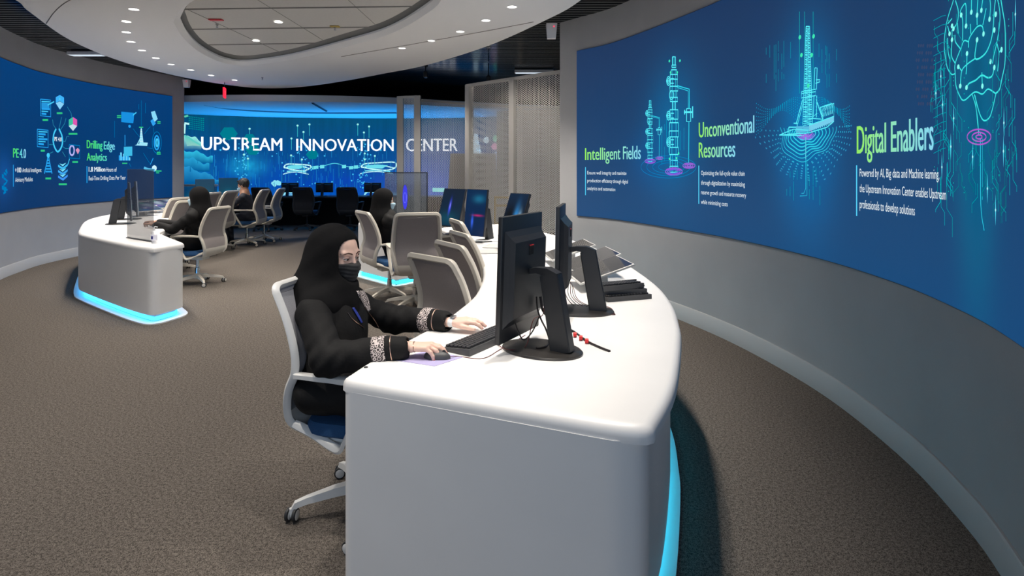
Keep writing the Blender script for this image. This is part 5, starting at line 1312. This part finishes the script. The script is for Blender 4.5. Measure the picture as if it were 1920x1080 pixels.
    np_mesh('abaya' if kind == 'hijab' else 'suit', [surfnet(dress, lo, hi, res)], cloth, t, o)
    sb = MB()
    for s in (1, -1): sb.ball(foot[s]+f*.06+Vector((0, 0, -.028)), (.13, .045, .042), 14, Matrix.Rotation(math.radians(yaw), 3, 'Z'))
    sb.build('shoes', M['shoe'], t, smooth=True).data.transform(Matrix.Translation(-o))
    lo2 = [min(Hd[i], nk[i])-.26 for i in range(3)]; hi2 = [max(Hd[i], nk[i])+.26 for i in range(3)]
    if kind == 'hijab':
        def hj(q):
            ql = (q-V3(*Hd))@Rm; d = ell(ql, (-.022, 0, .026), (.118, .092, .112)); d = smin(d, cap(q, tow(-.03, 0, -.02), nk+Vector((0, 0, .0)), .092, .10), .05)
            d = smin(d, cap(q, tow(-.045, 0, .0), nk-f*.06-Vector((0, 0, .10)), .085, .13), .06); d = smin(d, ell(q, nk-Vector((0, 0, .05)), (.14, .15, .09)), .06)
            cut = np.maximum((np.sqrt((ql[:, 1]/.062)**2+((ql[:, 2]+.012)/.084)**2)-1)*.06, .018-ql[:, 0])
            return smax(d, -cut, .006)
        np_mesh('hijab', [surfnet(hj, lo2, hi2, .007)], M['hijab'], t, o)
    else:
        def hr(q):
            ql = (q-V3(*Hd))@Rm; d = ell(ql, (-.026, 0, .036), (.108, .086, .100)); cut = np.maximum(ql[:, 0]*.9-.058-ql[:, 2]*.15, ql[:, 2]-.09) ; d = smax(d, ql[:, 0]-.055-.3*(ql[:, 2]-.04), .01)
            d = smax(d, -(ql[:, 2]+.055-1.3*np.clip(ql[:, 0]+.025, 0, .07)), .008); d += .003*np.sin(ql[:, 0]*180)*np.sin(ql[:, 1]*150); d = smin(d, ell(ql, (-.070, 0, -.020), (.034, .056, .052)), .015); return smin(d, ell(ql, (.050, 0, .100), (.038, .050, .020)), .015)
        np_mesh('hair', [surfnet(hr, lo2, hi2, .006)], M['hair'], t, o)
        MB().tube([nk+Vector((.058*math.cos(a), .058*math.sin(a), .045)) for a in [2*math.pi*i/20 for i in range(20)]], .012, seg=6, closed=True).build('collar', M['shirt'], t, smooth=True).data.transform(Matrix.Translation(-o))
    mask_eyes(t, o, Hd, Rm, tow, M['bmask'], .004)
    return t
def mask_eyes(t, o, Hd, Rm, tow, mm, res, fine=False):
    def mk(q):
        ql = (q-V3(*Hd))@Rm; base_ = head_local(ql, False)
        base_ = smin(base_, cap(ql, (.096, 0, -.040), (.088, 0, -.082), .021, .022), .03)
        th_ = .0085 if fine else .0065; d = base_-th_; rip = .0010*np.sin(ql[:, 2]*340) if fine else 0
        top = -.016-.10*np.abs(ql[:, 1])*1.6
        d = d+rip
        return smax(smax(smax(d, ql[:, 2]-top, .002), -.106-ql[:, 2], .002), (.046 if fine else .034)-ql[:, 0], .002)
    lo = [Hd[i]-.17 for i in range(3)]; hi = [Hd[i]+.17 for i in range(3)]
    np_mesh('face_mask', [surfnet(mk, lo, hi, res)], mm, t, o)
    tr = Matrix.Translation(-o); mR_ = Matrix([list(r) for r in Rm.tolist()])
    for s in (1, -1):
        e = MB().ball(tow(.0722, .032*s, -.001), .0145, 18).build('eye', M['eyew'], t, smooth=True); e.data.transform(tr)
        g_ = Vector((1, .10 if fine else 0, -.24)).normalized()
        c = Vector((.0722, .032*s, -.001)); q = [c+g_*.0108]
        Rl = g_.to_track_quat('Z', 'Y').to_matrix(); Rw = mR_ @ Rl
        i_ = MB().lathe([(.001, .0150), (.0045, .0148), (.0066, .0136), (.0068, .0115), (.001, .0115)], tow(*c), 18, Rw).build('iris', M['iris'], e, smooth=True); i_.data.transform(tr)
        if fine:
            # lids: shells over the eyeball, open between them
            for nm_, a0, a1 in (('upper_eyelid', 15, 100), ('lower_eyelid', -80, -24)):
                vs = []; fs = []; nu, nv = 17, 7
                for i in range(nv):
                    for j in range(nu):
                        b = math.radians(-78+156*j/(nu-1)); narrow = 1-(abs(b)/math.radians(78))**2.2
                        lo_a = a0*narrow+(-4)*(1-narrow); hi_a = a1; a = math.radians(lo_a+(hi_a-lo_a)*i/(nv-1)) if nm_ == 'upper_eyelid' else math.radians(a1*narrow+(-4)*(1-narrow)+((a0)-(a1*narrow-4*(1-narrow)))*i/(nv-1))
                        r_ = .0153; v = Vector((r_*math.cos(a)*math.cos(b), r_*math.cos(a)*math.sin(b)*1.12, r_*math.sin(a))); vs.append(tow(*(c+v)))
                fs = [(i*nu+j, i*nu+j+1, (i+1)*nu+j+1, (i+1)*nu+j) for i in range(nv-1) for j in range(nu-1)]
                lid = MB().add(vs, fs).build(nm_, M['skin'], t, smooth=True, weld=None); lid.data.transform(tr)
                md = lid.modifiers.new('s', 'SOLIDIFY'); md.thickness = .0015
                if nm_ == 'upper_eyelid':
                    lash = [vs[j]+(tow(.0012, 0, -.0002)-Vector(Hd)) for j in range(nu)]
                    o_ = MB().tube(lash, [.0004]+[.0011]*(nu-2)+[.0004], seg=6).build('eyelashes', M['brow'], t, smooth=True); o_.data.transform(tr)
                    for j in range(1, nu-1):
                        pass
            bp = [(.0835, .012*s, .0200), (.0860, .020*s, .0235), (.0820, .034*s, .0265), (.0720, .048*s, .0230), (.064, .055*s, .0190)]
            bb = bpy_bvh(t, 'body'); pts = []
            for p in catmull(bp, 4):
                w0 = tow(p.x+.03, p.y, p.z)-o; dirv = (tow(0, 0, 0)-tow(1, 0, 0)).normalized(); hit = bb.ray_cast(w0, dirv)[0]
                pts.append((hit+(tow(.0008, 0, 0)-Vector(Hd))) if hit else w0+dirv*.03)
            MB().tube(pts, [.0012]+[.0028]*(len(pts)//2)+[.0022]*(len(pts)-len(pts)//2-3)+[.0014, .0006], prof=[(-.5, -1), (.5, -1), (.5, 1), (-.5, 1)]).build('eyebrow', M['brow'], t, smooth=True)
        lp = [tow(.034, .060*s, -.045), tow(.010, .072*s, -.022), tow(-.005, .075*s, -.008)]; MB().tube(lp, .0013, seg=5).build('ear_loop', mm, t, smooth=True).data.transform(tr)
def bpy_bvh(t, nm_):
    for c in kids(t):
        if c.name.split('.')[0] == nm_:
            me = c.data; return BVHTree.FromPolygons([v.co.copy() for v in me.vertices], [tuple(p.vertices) for p in me.polygons])

# ---- the woman at the near desk
YAW = -20
t = thing('person', 'person in black hijab, black mask and embroidered black abaya, typing at the near desk', 'person', (-.80, 2.62, 0)); o0 = t.location.copy(); tr0 = Matrix.Translation(-o0)
Hd = Vector((-.800, 2.71, 1.107)); Rm, tow = frame(Hd, -27, 12)
bf, bl_, bu = axes(YAW, 0)
nk = Vector((-.83, 2.70, .955)); hips = Vector((-.80, 2.615, .565))
SR, SL = Vector((-.855, 2.52, .872)), Vector((-.735, 2.85, .825))
ER, EL = Vector((-.735, 2.345, .735)), Vector((-.585, 2.875, .760))
WR_, WL_ = Vector((-.408, 2.350, .784)), Vector((-.290, 2.722, .786))
KR, KL = Vector((-.40, 2.46, .55)), Vector((-.36, 2.70, .55)); FR, FL = Vector((-.36, 2.45, .08)), Vector((-.32, 2.70, .08))
def skin(q):
    ql = (q-V3(*Hd))@Rm; d = head_local(ql); d = smin(d, cap(q, tow(-.025, 0, -.07), nk-Vector((0, 0, .03)), .050, .056), .03)
    return d
def lower(q):
    d = cap(q, nk, hips, .08, .11)
    for a, b in ((SR, ER), (SL, EL)): d = smin(d, cap(q, a, b, .045, .036), .03)
    for a, b in ((ER, WR_), (EL, WL_)): d = smin(d, cap(q, a, b, .034, .024), .02)
    for a, b, c in ((hips+Vector((0, -.09, 0)), KR, FR), (hips+Vector((0, .09, 0)), KL, FL)): d = smin(d, cap(q, a, b, .075, .05), .03); d = smin(d, cap(q, b, c, .047, .035), .02)
    return d
hr_ = hand(WR_, (.97, -.10, .02), (0, .0, 1), 1, curl=(18, 22, 20), spread=10, kn=.080, thumb=34, droop=(-2, 0, 8, 14))
hl_ = hand(WL_, (.97, -.02, .06), (0, 0, 1), -1, curl=(8, 20, 22), spread=7, kn=.084, thumb=26, droop=(0, -3, 0, 2), sc_=1.04)
# the thumb side is found from the direction: right hand thumb towards +Y, left hand thumb towards -Y
def thumb_y(c): return (c[-2][1]-c[0][0]).y
if thumb_y(hr_) < 0: hr_ = hand(WR_, (.97, -.10, .02), (0, .0, 1), -1, curl=(18, 22, 20), spread=10, kn=.080, thumb=34, droop=(-2, 0, 8, 14))
if thumb_y(hl_) > 0: hl_ = hand(WL_, (.97, -.02, .06), (0, 0, 1), 1, curl=(8, 20, 22), spread=7, kn=.084, thumb=26, droop=(0, -3, 0, 2), sc_=1.04)
parts = [surfnet(skin, [Hd.x-.15, Hd.y-.15, .88], [Hd.x+.16, Hd.y+.15, Hd.z+.15], .0032), surfnet(lower, [-1.05, 2.25, .03], [-.25, 3.0, 1.05], .012)]
parts += [hand_mesh(hr_, (ER, WR_, .027, .0215)), hand_mesh(hl_, (EL, WL_, .027, .0215))]
np_mesh('body', parts, M['skin'], t, o0)
def dress(q):
    Rb = np.array([bf, bl_, (0, 0, 1)], dtype=np.float32).T
    d = ell(q, Vector((-.81, 2.675, .79)), (.128, .175, .185), Rb); d = smin(d, cap(q, (-.815, 2.65, .74), hips, .135, .165), .06)
    for S_, E_, W_ in ((SR, ER, WR_), (SL, EL, WL_)):
        d = smin(d, cap(q, nk*.35+S_*.65-Vector((0, 0, .04)), S_, .070, .064), .04); d = smin(d, cap(q, S_, E_, .064, .064), .03); d = smin(d, cap(q, E_, W_.lerp(E_, .10), .066, .049), .02)
        d = smax(d, -cap(q, W_, W_.lerp(E_, .35), .033, .028), .004)
    for a, b, c in ((hips+Vector((0, -.09, 0)), KR, FR), (hips+Vector((0, .09, 0)), KL, FL)):
        d = smin(d, cap(q, a, b, .115, .085), .05); d = smin(d, cap(q, b, c+Vector((0, 0, .05)), .08, .07), .03)
    d = smin(d, cap(q, (-.40, 2.58, .52), (-.34, 2.58, .12), .10, .12), .06)
    d = smin(d, cap(q, (-.83, 2.44, .56), (-.62, 2.42, .54), .07, .06), .05)
    # long soft folds that run along the sleeves and down the front, deeper at the elbows
    w1 = np.sin(q[:, 1]*34+q[:, 0]*18+3*np.sin(q[:, 2]*9+q[:, 0]*5)); near = np.exp(-((q-V3(*ER))**2).sum(1)/.012)+np.exp(-((q-V3(*EL))**2).sum(1)/.012)
    fold = .0035*w1+.0045*near*np.sin(q[:, 0]*95-q[:, 2]*70)+.0018*np.sin(q[:, 0]*70+q[:, 2]*25+q[:, 1]*40)
    return d+fold
np_mesh('abaya', [surfnet(dress, [-1.05, 2.22, .06], [-.18, 3.02, 1.06], .0065)], M['abaya'], t, o0)
def hj(q):
    ql = (q-V3(*Hd))@Rm; d = ell(ql, (-.026, 0, .014), (.118, .091, .102))
    d = smin(d, cap(q, tow(-.015, 0, -.05), Vector((-.79, 2.68, .94)), .086, .076), .04)
    d = smin(d, cap(q, tow(-.055, 0, .01), Vector((-.905, 2.69, .90)), .098, .125), .07)
    d = smin(d, cap(q, Vector((-.90, 2.67, .90)), Vector((-.885, 2.64, .70)), .105, .10), .06)
    d = smin(d, cap(q, SR+Vector((.01, .04, .02)), SL+Vector((-.02, -.06, .04)), .080, .068), .06)
    d = smin(d, cap(q, Vector((-.76, 2.67, .95)), Vector((-.725, 2.655, .86)), .058, .040), .04)
    cut = np.maximum(((np.abs(ql[:, 1]/.066)**2.8+np.abs((ql[:, 2]+.013)/.093)**2.8)**(1/2.8)-1)*.066, .016-ql[:, 0]+.05*np.abs(ql[:, 1]))
    d = smax(d, -cut, .006)
    fold = .0035*np.sin(q[:, 2]*48+ql[:, 0]*70+1.5*np.sin(q[:, 1]*25))*np.clip((1.08-q[:, 2])*6, 0, 1)+.0012*np.sin(ql[:, 0]*60-ql[:, 2]*45)
    return d+fold
np_mesh('hijab', [surfnet(hj, [-1.06, 2.38, .58], [-.60, 3.0, 1.26], .0048)], M['hijab'], t, o0)
mask_eyes(t, o0, Hd, Rm, tow, M['fmask'], .0026, True)
sb = MB()
for p in (FR, FL): sb.ball(p+Vector((.06, 0, -.035)), (.13, .045, .042), 14)
sb.build('shoes', M['shoe'], t, smooth=True).data.transform(tr0)
bva = bpy_bvh(t, 'abaya')
def wrap(a, b, t0, t1, name, m, lift=.0025, nu=36, nv=6, lab=None, bv=None, rmax=.12):
    """band around a limb: cast inwards onto the sleeve"""
    a = Vector(a)-o0; b = Vector(b)-o0; ax = (b-a).normalized(); p = ax.orthogonal().normalized(); q = ax.cross(p); vs = []
    for i in range(nv+1):
        c = a.lerp(b, t0+(t1-t0)*i/nv); last = .045
        for j in range(nu):
            dr = p*math.cos(2*math.pi*j/nu)+q*math.sin(2*math.pi*j/nu); h = (bv or bva).ray_cast(c+dr*rmax, -dr)[0]
            r = (h-c).length if h else last
            if r > .085: r = last
            last = r; vs.append(c+dr*(r+lift))
    fs = [(i*nu+j, i*nu+(j+1) % nu, (i+1)*nu+(j+1) % nu, (i+1)*nu+j) for i in range(nv) for j in range(nu)]
    o = MB().add(vs, fs).build(name, m, t, smooth=True, weld=None); md = o.modifiers.new('s', 'SOLIDIFY'); md.thickness = .003; md.offset = -1
    if lab: o['label'] = lab
for E_, W_ in ((ER, WR_), (EL, WL_)):
    wrap(E_, W_, .56, .72, 'embroidered_cuff', M['embro'], lab='silver embroidered cuff band'); wrap(E_, W_, .785, .795, 'cuff_piping', M['gold'], .0025, nv=1)
bvs = bpy_bvh(t, 'body')
def onto(px, py, off=.003, bv=None):
    d = Vector(((px-960)/F, 1, -(py-HZ)/F)).normalized(); o = Vector((0, 0, HC))-o0; best = None
    for b in (bv or (bva, bvh_)):
        h = b.ray_cast(o, d)
        if h[0] is not None and (best is None or h[3] < best[1]): best = (h[0]-d*off, h[3])
    return best[0] if best else None
bvh_ = bpy_bvh(t, 'hijab')
def strip_on(left, right, name, m, off=.004, lab=None, n=5):
    a = catmull([(x, y, 0) for x, y in left], n); b = catmull([(x, y, 0) for x, y in right], n); vs = []
    for p, q in zip(a, b):
        for k in range(5):
            r = p.lerp(q, k/4); h = onto(r.x, r.y, off); vs.append(h if h is not None else (vs[-1] if vs else Vector()))
    N_ = len(a); fs = [(i*5+j, i*5+j+1, (i+1)*5+j+1, (i+1)*5+j) for i in range(N_-1) for j in range(4)]
    o = MB().add(vs, fs).build(name, m, t, smooth=True, weld=None); md = o.modifiers.new('s', 'SOLIDIFY'); md.thickness = .002
    if lab: o['label'] = lab
strip_on([(668, 545), (676, 562), (690, 586)], [(682, 545), (690, 560), (695, 580)], 'embroidered_lapel', M['embro'], lab='silver embroidered lapel')
strip_on([(660, 577), (669, 592), (677, 606)], [(664, 576), (673, 591), (680, 605)], 'lanyard', M['lany'], .006, 'blue lanyard')
for pp in ([(652, 586), (660, 597), (672, 607), (682, 614)], [(684, 578), (696, 592), (706, 606), (714, 622)]):
    pts = [onto(p.x, p.y, .003) for p in catmull([(x, y, 0) for x, y in pp], 4)]; pts = [p for p in pts if p is not None]
    if len(pts) > 2: MB().tube(pts, .0016, seg=5).build('silver_piping', M['gold'], t, smooth=True)
wrap(EL, WL_, 1.02, 1.085, 'watch_band', M['paper'], .001, nv=2, lab='white watch band', bv=bvs, rmax=.04)
axw = (WL_-EL).normalized(); MB().box(WL_+axw*.02+Vector((0, 0, .0255)), (.024, .028, .008), axw.to_track_quat('X', 'Z').to_matrix(), .003).build('watch_case', M['chrome'], t).data.transform(tr0)
wrap(ER, WR_, 1.05, 1.062, 'bracelet', M['gold'], .001, nv=1, bv=bvs, rmax=.04)
nb = MB()
for caps in (hr_, hl_):
    for c in caps:
        if len(c) > 4:
            v, n = c[6], c[7]; nn = (n-v*n.dot(v)).normalized(); nb.ball(c[1]+nn*(c[3]*.62)+v*.0005, (.0075, .0052, .0030), 10, Matrix((v, nn.cross(v), nn)).transposed())
nb.build('fingernails', M['nail'], t, smooth=True).data.transform(tr0)

# ---- the others
seated('person', 'person in black hijab and pale blue mask, seated at the left desk', -4.12, 7.60, 176, (-4.06, 7.57, 1.125), 'hijab', (-4.62, 7.62, .80), (-4.50, 7.38, .79), hp=6)
seated('person', 'person in black hijab and white mask, seated at the small desk in the middle', -1.36, 6.93, 38, (-1.49, 6.88, 1.125), 'hijab', (-1.02, 7.02, .79), (-1.22, 7.26, .79), hp=10, hyaw=20)
seated('person', 'person in dark suit with short black hair and pale mask, working at the left desk', -5.08, 11.33, 184, (-5.18, 11.30, 1.165), 'suit', (-5.66, 11.44, .80), (-5.63, 11.14, .80), hp=18, hyaw=178)
# ================================================================== CAMERA AND LIGHT
cam = bpy.data.cameras.new('camera'); co = bpy.data.objects.new('camera', cam); C.objects.link(co)
co.location = (0, 0, HC); co.rotation_euler = (math.pi/2, 0, 0); cam.sensor_width = 36; cam.lens = F/1920*36; cam.shift_y = -(540-HZ)/1920
cam.clip_start = .05
bpy.context.scene.camera = co
sc = bpy.context.scene
w = bpy.data.worlds.new('world'); sc.world = w; w.use_nodes = True; w.node_tree.nodes['Background'].inputs[0].default_value = (.8, .85, 1, 1); w.node_tree.nodes['Background'].inputs[1].default_value = .02
sc.view_settings.view_transform = 'Standard'; sc.view_settings.look = 'None'; sc.view_settings.gamma = 1; sc.view_settings.exposure = 0; sc.view_settings.use_curve_mapping = False
DL = [(P(x, y, ZC), 1) for x, y in [(251, 17), (237, 40), (237, 60), (246, 78), (266, 94), (292, 108.5), (321, 120.5), (358, 131), (396, 141), (440, 150)]]
DLR = [(P(x, y, ZC), 1) for x, y in [(754, 90), (809, 76), (863, 59), (911, 38), (960, 12.5)]]
DLI = [(P(x, y, 3.395), 1) for x, y in [(522, 41), (480, 76)]] + [(Vector((-2.2, 6.3, 3.395)), 1)]
DLN = [(Vector((x, y, ZC)), 1) for x, y in [(.25, 5.7), (.45, 5.05), (.40, 4.35), (.28, 3.5), (.16, 2.6), (-.2, 1.9), (-3.75, 5.85), (-3.3, 5.2), (-2.5, 4.2), (-2.2, 2.6), (-1.4, 1.8), (-4.0, 3.7)]]
dl0 = None
def downlight(p, energy, label, size=104, col=(1, .93, .84)):
    global dl0
    if dl0 is None:
        t = thing('downlight', label, 'ceiling light', p, 0, 'downlights in the white ceiling canopy')
        MB().lathe([(.058, -.004), (.062, 0), (.050, .001), (.046, .0), (.050, -.004)], seg=28).build('trim_ring', M['canopy'], t, smooth=True)
        MB().lathe([(.001, -.003), (.048, -.003), (.048, .0), (.001, .0)], seg=24).build('lens', M['lamp'], t)
        dl0 = t
    else:
        t = copy_tree(dl0); t.location = p; t['label'] = label
    l = bpy.data.lights.new('spot', 'SPOT'); l.energy = energy; l.color = col; l.spot_size = math.radians(size); l.spot_blend = 1.0; l.shadow_soft_size = .045
    o = bpy.data.objects.new('downlight_beam', l); C.objects.link(o); o.location = p - Vector((0, 0, .02)); return t
LW = ['nearest', 'second', 'third', 'fourth', 'fifth', 'sixth', 'seventh', 'eighth', 'ninth', 'farthest']
for i, (p, e) in enumerate(DL): downlight(p, 125, '%s round downlight of the curved row along the left side of the white canopy' % LW[i])
LR = ['farthest', 'second farthest', 'middle', 'second nearest', 'nearest']
for i, (p, e) in enumerate(DLR): downlight(p, 175, '%s round downlight of the five along the right side of the white canopy' % LR[i])
for i, (p, e) in enumerate(DLI): downlight(p, 160, '%s round downlight inside the recessed tiled ceiling' % ['left nearer', 'left farther', 'out of frame'][i])
for i, (p, e) in enumerate(DLN): downlight(p, [120, 120, 175, 175, 185, 130, 90, 90, 140, 150, 120, 60][i], 'round downlight of the canopy nearest the camera, above the frame', 100 if i < 2 or i > 5 else 64)
def area(loc, rot, sx, sy, e, col=(1, 1, 1)):
    l = bpy.data.lights.new('area', 'AREA'); l.shape = 'RECTANGLE'; l.size = sx; l.size_y = sy; l.energy = e; l.color = col
    o = bpy.data.objects.new('added_fill_light', l); C.objects.link(o); o.location = loc; o.rotation_euler = rot; return o
area((-3.0, 3.0, 3.24), (0, 0, 0), 2.5, 2.5, 24)      # added overhead fill just under the canopy, no fixture there
# added bluish fill light behind the camera, flush with the back wall
area((-1.5, -2.95, 2.0), (math.pi/2, 0, 0), 7.5, 2.0, 88, (.62, .78, 1))
area((-4.4, 16.2, .25), (math.pi, 0, math.radians(3)), 8, .7, 380, (.01, .38, 1))  # added blue uplight, unseen behind the far desk, brightens the far soffit
def beam(p, tgt, e, size, col=(1, .94, .86)):
    l = bpy.data.lights.new('spot', 'SPOT'); l.energy = e; l.color = col; l.spot_size = math.radians(size); l.spot_blend = .8; l.shadow_soft_size = .04
    o = bpy.data.objects.new('aimed_spot', l); C.objects.link(o); o.location = p; o.rotation_euler = (Vector(tgt)-Vector(p)).to_track_quat('-Z', 'Y').to_euler()
beam((-.34, 8.0, 3.2), (.1, 9.7, 1.4), 85, 78); beam((-1.7, 9.2, 3.2), (-1.2, 12.2, 1.2), 130, 54)  # two added spots without fixtures, to brighten the perforated partitions
beam(tuple(Q(916, 150, 10.6)-Vector((0, .0, .08))), (-.2, 12.6, 1.2), 60, 110)
